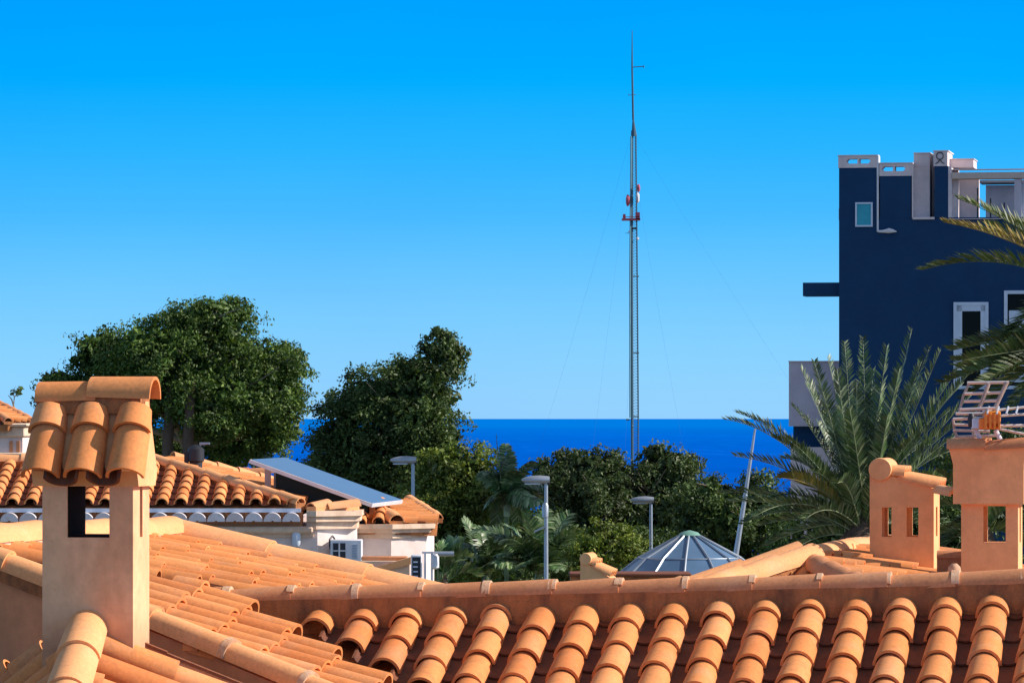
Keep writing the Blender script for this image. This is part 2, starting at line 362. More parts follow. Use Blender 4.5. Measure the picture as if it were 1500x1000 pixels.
# ------------------------------------------------------------------ clay tile roofs
def st_of(p, O, h, d):
    q = p - O; hh = h.dot(h); dd = d.dot(d); hd = h.dot(d); a = q.dot(h); b = q.dot(d)
    det = hh * dd - hd * hd
    return ((a * dd - b * hd) / det, (b * hh - a * hd) / det)
def roof(parent, name, O, h, d, poly, pitch=0.24, expo=0.285, r=0.088, seed=1, soff=0.0, deckmat=None, cover='clay', pan='clay_pan', seg=10,
         over=0.0, th=0.013, jit=1.0, thick=0.12, stagger=0.0, lift=0.0):
    rg = random.Random(seed)
    n = h.cross(d).normalized()
    if n.z < 0: n = -n
    pts = [st_of(p, O, h, d) for p in poly]
    deck = MB(); deck.prism([p - n * thick for p in poly], n * (thick - 0.004))
    part = deck.build(name, M[deckmat or 'mortar'], parent)
    cov = MB(); pn = MB()
    def spans(s):
        xs = []
        m = len(pts)
        for i in range(m):
            (s0, t0), (s1, t1) = pts[i], pts[(i + 1) % m]
            if (s0 <= s) != (s1 <= s): xs.append(t0 + (t1 - t0) * (s - s0) / (s1 - s0))
        xs.sort(); return list(zip(xs[0::2], xs[1::2]))
    smin = min(p[0] for p in pts); smax = max(p[0] for p in pts)
    k0 = math.ceil((smin - soff) / pitch - 0.5)
    L = expo * 1.28
    k = k0
    while soff + k * pitch < smax:
        for half in (0, 1):
            s = soff + (k + 0.5 * half) * pitch
            ph = rg.uniform(-stagger, 0) if half == 0 else 0
            for (ta, tb) in spans(s):
                tb2 = tb + (over if half == 0 else over - 0.03)
                tb2 += rg.uniform(-0.012, 0.012) * jit + ph
                j = 0
                while True:
                    t1 = tb2 - j * expo + rg.uniform(-0.008, 0.008) * jit; t0 = max(t1 - L, ta - 0.02)
                    if t1 - t0 < 0.06: break
                    rv = r * rg.uniform(.975, 1.025); js = rg.uniform(-0.006, 0.006) * jit; js2 = rg.uniform(-0.006, 0.006) * jit
                    if half == 0:
                        p0 = O + h * (s + js) + d * t0 + n * (0.030 + rg.uniform(-.002, .002)); p1 = O + h * (s + js2) + d * t1 + n * (0.048 + lift + rg.uniform(-.003, .004) * jit)
                        fr = (t1 - t0) / L
                        cov.barrel(p0, p1, (n + h * rg.uniform(-.05, .05) * jit), rv * (1 - 0.16 * fr), rv, th, seg)
                    else:
                        p0 = O + h * (s + js) + d * t0 + n * (0.060); p1 = O + h * (s + js2) + d * t1 + n * (0.074)
                        pn.barrel(p0, p1, -n, r * 1.0, r * 0.90, th, max(6, seg - 4), sq=0.66)
                    j += 1
                    if t1 - expo < ta: break
        k += 1
    cov.build('cover_tiles', M[cover], part)
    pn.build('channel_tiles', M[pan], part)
    return part, n
def polyline_caps(pts, up, r=0.09, step=0.36, overlap=0.06, th=0.014, seed=3, cap=None, mor=None, band=0.12, collar=None, seg=12, taper=0.9, bw=0.8, rev=False, sq=1.0):
    """ridge caps along a line (pts), mortar band beneath, pale mortar collars at joints"""
    rg = random.Random(seed)
    cap = cap if cap is not None else MB(); mor = mor if mor is not None else MB()
    for a, b in zip(pts[:-1], pts[1:]):
        a = Vector(a); b = Vector(b); L = (b - a).length; t = (b - a) / L; n = max(1, round(L / step)); st = L / n
        sd = t.cross(up).normalized(); u2 = sd.cross(t).normalized()
        for i in range(n):
            p0 = a + t * (st * i - (0 if rev else overlap * 0)); p1 = a + t * (st * (i + 1) + overlap)
            o0 = u2 * rg.uniform(-.004, .004); o1 = u2 * (0.010 + rg.uniform(-.004, .004))
            lat = sd * rg.uniform(-.004, .004)
            if rev: cap.barrel(a + t * (st * (i + 1)) + o0 + lat, a + t * (st * i - overlap) + o1 - lat, up, r * taper, r, th, seg, sq=sq)
            else: cap.barrel(p0 + o0 + lat, p1 + o1 - lat, up, r * taper, r, th, seg, sq=sq)
            if collar is not None:
                q = a + t * (st * (i + 1)); w = rg.uniform(0.010, 0.018)
                rr = r + 0.0025
                qq = q + u2 * 0.0105
                if rev: collar.barrel(a + t * (st * i) - t * (w - .03) , a + t * (st * i) + t * 0.034, up, rr, rr * 0.99, 0.012, seg, R(rg.uniform(0, 25)), R(180 - rg.uniform(0, 25)), sq=sq)
                else: collar.barrel(qq + t * (overlap - 0.006 - w), qq + t * (overlap + w), up, rr, rr * 0.985, 0.026, seg, R(rg.uniform(0, 40)), R(180 - rg.uniform(0, 40)), sq=sq)
        if band > 0:
            w = r * bw
            mor.hexa([a - sd * w - ZUP * band, a + sd * w - ZUP * band, b + sd * w - ZUP * band, b - sd * w - ZUP * band,
                      a - sd * w + u2 * 0.012, a + sd * w + u2 * 0.012, b + sd * w + u2 * 0.012, b - sd * w + u2 * 0.012])
    return cap, mor

# ------------------------------------------------------------------ foreground house: gable slope with long ridge, two side slopes, lower gable
def foreground_house():
    H = thing('tiled_house', 'nearest house, orange barrel tile roofs with a long ridge across the photo bottom', 'house', (0, 23, 0))
    U1 = Vector((0.983, -0.182, 0.0284)).normalized()
    s = R(22)
    D1 = (-V * math.cos(s) - ZUP * math.sin(s)).normalized()
    Rm = P(1075, 905, 23.45)                         # deck ridge
    def along(px):                                  # point of the ridge line above pixel column px
        k = (px - 750) / FPX
        t = (k * Rm.y - Rm.x) / (U1.x - k * U1.y); return Rm + U1 * t
    A = along(302); B = along(1690)
    # P2 plane
    al = R(20); m2 = 0.321; h2 = Vector((math.sin(al), math.cos(al), 0)); d2 = Vector((math.cos(al), -math.sin(al), -m2)).normalized()
    n2 = h2.cross(d2).normalized(); n2 = n2 if n2.z > 0 else -n2
    A2 = A + ZUP * 0.16
    al3 = R(10.5); m3 = 0.227; h3 = Vector((math.sin(al3), math.cos(al3), 0)); d3 = Vector((math.cos(al3), -math.sin(al3), -m3)).normalized()
    n3 = h3.cross(d3).normalized(); n3 = n3 if n3.z > 0 else -n3
    # valley direction: P1 with P2
    n1 = U1.cross(D1).normalized(); n1 = n1 if n1.z > 0 else -n1
    vd = n1.cross(n2).normalized(); vd = vd if vd.z < 0 else -vd
    # line point on both planes near A
    c1 = n1.dot(Rm); c2 = n2.dot(A2)
    # solve p = A + a*U1 + b*D1 with n2.p = c2
    a_ = (c2 - n2.dot(A)) / n2.dot(U1); Av = A + U1 * a_
    Vend = Av + vd * 4.2
    # ---- P1
    eave = 3.0
    poly = [Av, B, B + D1 * eave, Vend - D1 * 0.0 if False else Av + vd * (eave / max(0.2, vd.dot(D1)))]
    roof(H, 'roof_slope', Rm, U1, D1, poly, 0.24, 0.285, 0.088, seed=11, soff=st_of(hit(1058, 905, Rm, n1), Rm, U1, D1)[0], seg=14, th=0.015)
    # back slope of the same ridge
    Ab = along(650); Db = (V * math.cos(s) - ZUP * math.sin(s)).normalized()
    roof(H, 'roof_slope', Rm, U1, Db, [Ab, B, B + Db * 1.6, Ab + Db * 1.6], 0.24, 0.285, 0.088, seed=12, seg=8)
    # ridge caps
    up1 = ZUP
    off = ZUP * 0.137
    col = MB(); cap, mor = polyline_caps([along(228) + off, along(1690) + off], up1, 0.078, 0.352, 0.05, seed=5, band=0.20, collar=col, seg=16, bw=0.98, taper=0.93)
    rp = cap.build('ridge_cap', M['clay_cap'], H); mor.build('mortar_bed', M['mortar'], rp); build_each(col, 16, 'mortar_joint', M['mortar_pale'], rp)
    # ---- P2 (near side slope)
    crease = n2.cross(n3).normalized(); crease = crease if crease.y < 0 else -crease
    C0, C1, C2, C3 = [hit(px, py, A2, n2) for px, py in ((2, 852), (215, 934), (440, 1029), (900, 1228))]
    poly2 = [A2, A2 + vd * 4.6 + ZUP * 0.0, C3, C2, C1, C0]
    roof(H, 'roof_slope', A2, h2, d2, poly2, 0.24, 0.30, 0.088, seed=21, seg=12, stagger=0.05, over=0.05, th=0.015, deckmat='mortar')
    # caps along its near edge
    up = Vector((0, -0.25, 1)).normalized()
    offc = ZUP * 0.088 - V * 0.02
    Cm1 = hit(-90, 818, A2, n2)
    col = MB(); cap, mor = polyline_caps([Cm1 + offc, C0 + offc, C1 + offc], up, 0.078, 0.42, 0.05, seed=8, band=0.06, collar=None, seg=14)
    polyline_caps([C1 + offc, C2 + offc, C3 + offc], up, 0.078, 0.50, 0.05, seed=9, cap=cap, mor=mor, band=0.0, collar=col, seg=14)
    vp = cap.build('verge_cap', M['clay_hip'], H); build_each(col, 14, 'mortar_joint', M['mortar_pale'], vp); mor.build('mortar_bed', M['mortar'], vp)
    # step wall below the verge down to the lower gable
    E = [Cm1, C0, C1, C2, C3]
    wl = MB()
    lo = [hit(px, py, p - V * 0.03, -V) for (px, py), p in zip(((-90, 1040), (2, 1040), (215, 1040), (440, 1120), (900, 1300)), E)]
    for i in range(4):
        a, b, c, e = E[i], E[i + 1], lo[i + 1], lo[i]
        wl.hexa([e + V * 0.0, c, c + V * 0.22, e + V * 0.22, a - V * 0.05 + ZUP * 0.05, b - V * 0.05 + ZUP * 0.05, b + V * 0.14 + ZUP * 0.05, a + V * 0.14 + ZUP * 0.05])
    wl.build('step_wall', M['render_left'], H)
    # ---- P3 (far side slope)
    K0 = hit(2, 838, A2, n3); Km = hit(-90, 830, A2, n3)
    J0 = hit(-90, 820, A2, n3); J1 = hit(2, 815, A2, n3); J2 = hit(248, 800, A2, n3); J3 = hit(640, 898, A2, n3)
    dj = (J3 - J2).normalized(); J4 = J3 + dj * 1.4
    Aq = along(700); Q = Aq + ZUP * ((n3.dot(A2) - n3.dot(Aq)) / n3.z)
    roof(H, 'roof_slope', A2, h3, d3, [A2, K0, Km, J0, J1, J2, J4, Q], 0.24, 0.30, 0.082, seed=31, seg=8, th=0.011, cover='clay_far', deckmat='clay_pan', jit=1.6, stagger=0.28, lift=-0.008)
    # its rear verge of broad pale caps with a mortar kerb
    cap, mor = polyline_caps([J2 + ZUP * 0.085, J4 + ZUP * 0.085], Vector((0, -0.35, 1)).normalized(), 0.125, 0.66, 0.03, seed=10, band=0.13, seg=7, bw=0.9, taper=0.97, sq=0.7)
    vp = cap.build('verge_cap', M['clay_hip'], H); mor.build('mortar_bed', M['cornice'], vp)
    cap, mor = polyline_caps([J0 + ZUP * 0.09, J1 + ZUP * 0.09, J2 + ZUP * 0.085 ], Vector((0, -0.35, 1)).normalized(), 0.125, 0.60, 0.02, seed=12, band=0.20, seg=7, bw=0.9, taper=0.97, sq=0.7)
    vp = cap.build('verge_cap', M['clay_hip'], H); mor.build('mortar_bed', M['cornice'], vp)
    # ---- lower gable: P4 lit side, P5 shaded side
    E0 = P(135, 940, 21.60); e = Vector((-0.03, -0.93, -0.36)).normalized()
    r4 = Vector((0.907, 0.126, -0.40)).normalized(); n4 = r4.cross(e).normalized(); n4 = n4 if n4.z > 0 else -n4
    r5 = Vector((-0.78, 0.20, -0.70)).normalized(); n5 = r5.cross(e).normalized(); n5 = n5 if n5.z > 0 else -n5
    E1 = E0 + e * 1.6
    poly4 = [E0 + n4 * 0] + [hit(px, py, E0, n4) for px, py in ((215, 962), (440, 1062), (700, 1175))] + [E1 + r4 * 2.4, E1]
    roof(H, 'roof_slope', E0, e, r4, poly4, 0.235, 0.42, 0.083, seed=41, soff=0.10, seg=14, deckmat='mortar')
    poly5 = [E0, E1, E1 + r5 * 1.6] + [hit(px, py, E0, n5) for px, py in ((-90, 1055), (-60, 1035), (0, 1004), (60, 972))]
    roof(H, 'roof_slope', E0, e, r5, poly5, 0.245, 0.42, 0.083, seed=42, soff=0.16, seg=12, deckmat='mortar')
    nn = (n4 + n5).normalized()
    cap, mor = polyline_caps([E0 + nn * 0.085 - e * 0.02, E1 + nn * 0.085], nn, 0.112, 0.40, 0.06, seed=14, band=0.10, seg=16, th=0.016, bw=0.7)
    rp = cap.build('ridge_cap', M['clay_hip'], H); mor.build('mortar_bed', M['mortar'], rp)
    # ---- walls down to the ground
    w = MB()
    def wall(poly, top):
        w.prism([Vector((p.x, p.y, 0)) for p in poly], ZUP * top)
    z1 = (B + D1 * eave).z - 0.25
    A_ = along(420)
    wall([A_ + D1 * 2.5, B + D1 * 2.7, B + Db * 1.4, A_ + Db * 1.4], z1)
    wall([Cm1 + V * 0.3, C2 + V * 0.4, Q, J3 - V * 0.3, J2 - V * 0.3, J0 - V * 0.3], (J3.z - 0.75))
    wall([E0 + r5 * 1.2, E1 + r5 * 1.2, E1 + r4 * 1.6, E0 + r4 * 1.6], (E1 + r4 * 1.6).z - 0.5)
    w.build('wall', M['render'], H)

    # ---- left chimney on the lower gable
    Yc = 21.55
    O = P(62, 925, Yc); O.z = CAM_H                     # front left corner, z measured from camera height
    k = FPX / Yc
    def z(py): return -(py - 613) / k * 1.0
    W = 0.455; Dp = 0.30; t = 0.125
    b = MB()
    zb, zs, zt = z(965), z(787), z(706)
    b.box(O, U, V, 0, W, 0, Dp, zb - 0.3, zs)
    # window gaps: front and back opening, a slit on each side
    for (a, c) in ((0, t), (W - 0.118, W)):
        b.box(O, U, V, a, c, 0, 0.085, zs, zt)
        b.box(O, U, V, a, c, Dp - 0.085, Dp, zs, zt)
    b.box(O, U, V, 0, 0.05, 0.085, 0.125, zs, zt); b.box(O, U, V, 0, 0.05, Dp - 0.125, Dp - 0.085, zs, zt)
    b.box(O, U, V, W - 0.05, W, 0.085, 0.125, zs, zt); b.box(O, U, V, W - 0.05, W, Dp - 0.125, Dp - 0.085, zs, zt)
    ch = b.build('chimney', M['render_cream'], H, 20)
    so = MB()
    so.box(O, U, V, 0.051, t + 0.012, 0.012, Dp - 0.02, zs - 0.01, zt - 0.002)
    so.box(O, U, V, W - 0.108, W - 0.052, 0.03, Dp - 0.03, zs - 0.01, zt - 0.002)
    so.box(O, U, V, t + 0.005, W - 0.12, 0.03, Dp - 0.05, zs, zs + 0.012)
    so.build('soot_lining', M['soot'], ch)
    # cap: flared head with a little gable of tiles
    cp = MB()
    x0, x1 = -0.045, W + 0.030
    f0, f1 = -0.035, Dp + 0.035
    zc0, zc1 = z(712), z(690); ztop = z(588)
    mid = Dp * 0.5
    prof = [(f0 + 0.03, zc0), (f1 - 0.03, zc0), (f1, zc1), (mid + 0.03, ztop), (mid - 0.03, ztop), (f0, zc1)]
    cp.prism([O + U * x0 + V * a + ZUP * c for a, c in prof], U * (x1 - x0))
    cp.build('chimney_head', M['render'], ch, 20)
    sl = math.atan2(ztop - zc1, mid - f0)
    dF = (-V * math.cos(sl) - ZUP * math.sin(sl)); dB = (V * math.cos(sl) - ZUP * math.sin(sl))
    nF = (-V * math.sin(sl) + ZUP * math.cos(sl)); nB = (V * math.sin(sl) + ZUP * math.cos(sl))
    Ot = O + V * mid + ZUP * ztop
    cv = MB(); pn = MB(); rg = random.Random(4)
    Ls = math.hypot(ztop - zc1, mid - f0)
    for dd, nnm in ((dF, nF), (dB, nB)):
        for i in range(3):
            u = (0.022 if dd is dF else -0.01) + i * (0.212 if dd is dF else 0.19)
            l2 = Ls + 0.055
            cv.barrel(Ot + U * u + dd * 0.13 + nnm * 0.020, Ot + U * (u - 0.004) + dd * (l2 if dd is dF else Ls - .02) + nnm * 0.035, nnm, 0.083, 0.097, 0.015, 16)
            cv.barrel(Ot + U * (u + rg.uniform(-.006, .006)) + dd * 0.07 + nnm * 0.030, Ot + U * u + dd * 0.20 + nnm * 0.046, nnm, 0.080, 0.096, 0.016, 16)
        for i in range(2):
            u = 0.128 + i * 0.212
            pn.barrel(Ot + U * u + dd * 0.0 + nnm * 0.075, Ot + U * u + dd * (Ls + (0.075 if dd is dF else -.03)) + nnm * 0.070, -nnm, 0.09, 0.085, 0.014, 12)
    cv.build('cover_tiles', M['clay'], ch); pn.build('channel_tiles', M['clay_pan'], ch)
    rc = MB(); zr = z(578) 
    rc.barrel(O + U * -0.055 + V * mid + ZUP * (zr - 0.035), O + U * 0.25 + V * mid + ZUP * (zr - 0.028), ZUP, 0.098, 0.094, 0.016, 18)
    rc.barrel(O + U * 0.525 + V * mid + ZUP * (zr - 0.022), O + U * 0.205 + V * mid + ZUP * (zr - 0.012), ZUP, 0.110, 0.100, 0.016, 18)
    rcc = rc.build('ridge_cap', M['clay'], ch)
    mm = MB(); mm.box(O, U, V, -0.05, 0.475, mid - 0.085, mid + 0.085, ztop - 0.06, zr - 0.01)
    mm.build('mortar_bed', M['mortar'], ch)
    settle(H)
foreground_house()

# ------------------------------------------------------------------ gabled chimney with tiled lean-to top (used for the two slanted ones)
def slant_chimney(name, label, px0, py_top, Y, wpx, hpx, dpt, parent=None, windows=True, base_py=None, drop=0.30, knob=0.068):
    T = parent if parent is not None else thing(name, label, 'chimney', P(px0, base_py, Y), None)
    k = FPX / Y
    O = P(px0, 613, Y); O.z = CAM_H
    def z(py): return -(py - 613) / k
    W = wpx / k / 0.97; c = MB()
    z0 = z(base_py) - 0.6; zl = z(py_top + 0.085 * k); zr = zl - drop * W
    wl0, wl1, wt, wb = (0.19, 0.34, z(py_top + 76), z(py_top + 119))
    wr0, wr1 = 0.575, 0.76
    th = 0.06
    if windows:
        for vv in (0, dpt - th):
            c.box(O, U, V, 0, W, vv, vv + th, z0, wb)
            for a, b in ((0, wl0), (wl1, wr0), (wr1, 1.0)): c.box(O, U, V, a * W, b * W, vv, vv + th, wb, wt)
            zz = lambda x: zl + (zr - zl) * x
            c.prism([O + V * vv + ZUP * wt, O + V * vv + U * W + ZUP * wt, O + V * vv + U * W + ZUP * zr, O + V * vv + ZUP * zl], V * th)
        for a in (0, W - th):
            sg = dpt - 2 * th
            c.box(O, U, V, a, a + th, th, dpt - th, z0, wb)
            c.box(O, U, V, a, a + th, th, th + sg * 0.3, wb, wt); c.box(O, U, V, a, a + th, dpt - th - sg * 0.3, dpt - th, wb, wt)
            zt_ = (zl - 0.03) if a == 0 else zr
            c.box(O, U, V, a, a + th, th, dpt - th, wt, zt_)
    else:
        c.prism([O + ZUP * z0, O + U * W + ZUP * z0, O + U * W + ZUP * zr, O + ZUP * zl], V * dpt)
    ch = c.build('shaft' if parent is None else 'chimney', M['render'], T, 20)
    # barrel tile along the top left running away, with a plastered round end, and one tile line running down the slope
    cp = MB(); rr = knob * k * Y / FPX
    a = O + U * (rr * 0.95) + ZUP * (zl + 0.0)
    cp.barrel(a - V * 0.02, a + V * (dpt + 0.03), ZUP, rr * 0.97, rr, 0.02, 14)
    d = (U * 1.0 - ZUP * drop).normalized(); nn = (U * drop + ZUP).normalized()
    for vv in (0.045, dpt * 0.5, dpt - 0.045):
        q = O + V * vv + ZUP * zl
        cp.barrel(q + d * rr * 1.2 - nn * 0.005, q + d * W * 0.55 + nn * 0.02, nn, 0.055, 0.062, 0.014, 12)
        cp.barrel(q + d * W * 0.45 - nn * 0.01, q + d * W * 1.12 + nn * 0.008, nn, 0.052, 0.064, 0.014, 12)
    cp.build('coping_tiles', M['clay_hip'], ch if parent is not None else T)
    en = MB(); en.lathe(a - V * 0.022, [(rr * 0.98, 0), (rr * 1.03, 0.008), (rr * 1.03, 0.03)], 28, V)
    en.build('round_end', M['render'], ch if parent is not None else T)
    return T, ch

# ------------------------------------------------------------------ second house on the right, behind the long ridge
def right_house():
    H = thing('tiled_house', 'house at the right behind the long ridge, low hipped tile roof carrying two plastered chimneys', 'house', (2.5, 27, 0))
    m = 0.213; al = R(10.5)
    h = Vector((math.sin(al), math.cos(al), 0)); d = Vector((math.cos(al), -math.sin(al), -m)).normalized()
    A = P(1186, 834, 26.0); n = h.cross(d).normalized(); n = n if n.z > 0 else -n
    vg = hit(1302, 804, A, n)
    F = hit(1292, 886, A, n); fd = (F - A).normalized(); F2 = A + fd * 2.2
    row_end = vg + d * 1.3
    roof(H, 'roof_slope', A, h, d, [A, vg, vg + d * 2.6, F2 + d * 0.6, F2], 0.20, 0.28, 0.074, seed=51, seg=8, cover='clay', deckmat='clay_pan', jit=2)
    c1, m1 = polyline_caps([A + ZUP * 0.03, A.lerp(vg, .3) + ZUP * .045, vg + ZUP * 0.0], Vector((0, -0.3, 1)).normalized(), 0.088, 0.26, 0.03, seed=52, band=0.07, seg=10)
    vp = c1.build('ridge_cap', M['clay_hip'], H); m1.build('mortar_bed', M['mortar_pale'], vp)
    c1, m1 = polyline_caps([F2 + ZUP * 0.03, A + ZUP * 0.02], ZUP, 0.080, 0.30, 0.03, seed=53, band=0.12, seg=10)
    vp = c1.build('hip_cap', M['clay_cap'], H); m1.build('mortar_bed', M['mortar'], vp)
    # left wing: two lines of caps falling to the left with a slope between
    L1 = P(1047, 876, 25.2); L2 = P(985, 884, 26.6); B2 = P(1166, 830, 26.9)
    dd = (L1 - A).normalized(); hh = (B2 - A).normalized()
    Le = A + dd * 1.6; Le2 = B2 + (L2 - B2).normalized() * 1.6
    dk = MB(); dk.prism([p - ZUP * .16 for p in (A, B2, Le2, Le)], ZUP * .13); dk.build('roof_slope', M['clay_pan'], H)
    c1, m1 = polyline_caps([Le + ZUP * 0.05, A + ZUP * 0.05], ZUP, 0.088, 0.42, 0.04, seed=55, band=0.10, seg=12, rev=False)
    vp = c1.build('verge_cap', M['clay_hip'], H); m1.build('mortar_bed', M['mortar'], vp)
    c1, m1 = polyline_caps([Le2 + ZUP * 0.05, B2 + ZUP * 0.05], ZUP, 0.088, 0.42, 0.04, seed=56, band=0.10, seg=12)
    vp = c1.build('verge_cap', M['clay_hip'], H); m1.build('mortar_bed', M['mortar'], vp)
    # front slope falling towards the camera
    sF = A - V * 1.4 - ZUP * 0.62
    roof(H, 'roof_slope', A, U, (sF - A).normalized(), [A - ZUP * 0.01, F2 - ZUP * 0.01, F2 + V * -0.05 - ZUP * 0.05, A - V * 1.2 - ZUP * 0.53, Le], 0.24, 0.3, 0.085, seed=57, seg=8)
    # small coping and bead at the foot of the right chimney
    c = MB(); q = P(1373, 817, 26.6); c.barrel(q, q + U * 0.20, ZUP, 0.045, 0.045, 0.014, 10)
    c.box(q, U, V, 0, 0.16, -0.03, 0.05, -0.9, -0.0)
    c.build('low_coping', M['clay_cap'], H)
    c = MB(); q = P(1398, 833, 25.2); c.lathe(q - ZUP * 0.1, [(0.04, 0), (0.04, 0.08), (0.035, 0.11), (0.015, 0.13)], 12)
    c.build('tile_end', M['mortar_pale'], H)
    w = MB()
    w.prism([Vector((p.x, p.y, 0)) for p in (Le, A - V * 0.9, A + U * 2.2 - V * 0.9, A + U * 2.6 + V * 1.9, B2 + V * 0.9, Le2)], ZUP * (A.z - 0.62))
    w.build('wall', M['render'], H)
    settle(H)
    # mid chimney
    C, _ = slant_chimney('slanted_chimney', 'chimney with two slots and a slanted round-knobbed top, left of the aerial chimney',
                         1274, 667, 27.0, 91, 160, 0.40, base_py=835)
    settle(C)
    # right chimney
    C = thing('box_chimney', 'square peach chimney with a heavy flared head and one square opening, under the aerial', 'chimney', P(1440, 850, 26.2))
    Y = 26.2; k = FPX / Y; O = P(1408, 613, Y); O.z = CAM_H
    def z(py): return -(py - 613) / k
    W = 83 / k; Dp = 0.36; th = 0.06; b = MB()
    zs, zt = z(795), z(741)
    b.box(O, U, V, 0, W, 0, Dp, z(900), zs)
    g0, g1 = 32 / k, 65 / k
    for vv in (0, Dp - th):
        b.box(O, U, V, 0, g0, vv, vv + th, zs, zt); b.box(O, U, V, g1, W, vv, vv + th, zs, zt)
    for a in (0, W - th):
        b.box(O, U, V, a, a + th, th, th + 0.07, zs, zt); b.box(O, U, V, a, a + th, Dp - th - 0.07, Dp - th, zs, zt)
    b.box(O, U, V, 0, W, 0, Dp, zt, z(720))
    b.build('shaft', M['render'], C, 20)
    b = MB(); x0a, x1a = -11 / k, W + 9 / k; x0b, x1b = -17 / k, W + 16 / k
    q = lambda x, y, zz: O + U * x + V * y + ZUP * zz
    zz0, zzm, zz1 = z(738), z(680), z(655)
    lv = [(x0a, x1a, 0.045, zz0), (x0a, x1a, 0.045, zzm), (x0b, x1b, 0.07, zz1)]
    vs = []
    for (a, c_, e, zc) in lv: vs += [q(a, -e, zc), q(c_, -e, zc), q(c_, Dp + e, zc), q(a, Dp + e, zc)]
    fs = [(3, 2, 1, 0), (8, 9, 10, 11)]
    for r_ in range(2):
        for i in range(4):
            j = (i + 1) % 4; fs.append((r_ * 4 + i, r_ * 4 + j, r_ * 4 + 4 + j, r_ * 4 + 4 + i))
    b.add(vs, fs); b.build('chimney_head', M['render'], C, 20)
    b = MB()
    for vv in (-0.03, Dp * 0.5, Dp + 0.03):
        b.barrel(q(x0b - 0.01, vv, zz1 - 0.012), q(W * 0.45, vv, zz1 - 0.005), ZUP, 0.062, 0.058, 0.014, 12)
        b.barrel(q(W * 0.43, vv, zz1 - 0.018), q(x1b + 0.02, vv, zz1 + 0.0), ZUP, 0.055, 0.064, 0.014, 12)
    b.build('coping_tiles', M['clay_cap'], C)
    settle(C)
    # tile arm between the two chimneys
    c = MB(); a = P(1377, 722, 26.9); c.barrel(a, P(1402, 727, 26.3), ZUP, 0.05, 0.05, 0.014, 12)
    o = c.build('clay_spout', M['clay_hip']); tag(o, 'short clay tile bridging the gap between the two right chimneys', 'roof tile')
    place(o, a)
right_house()
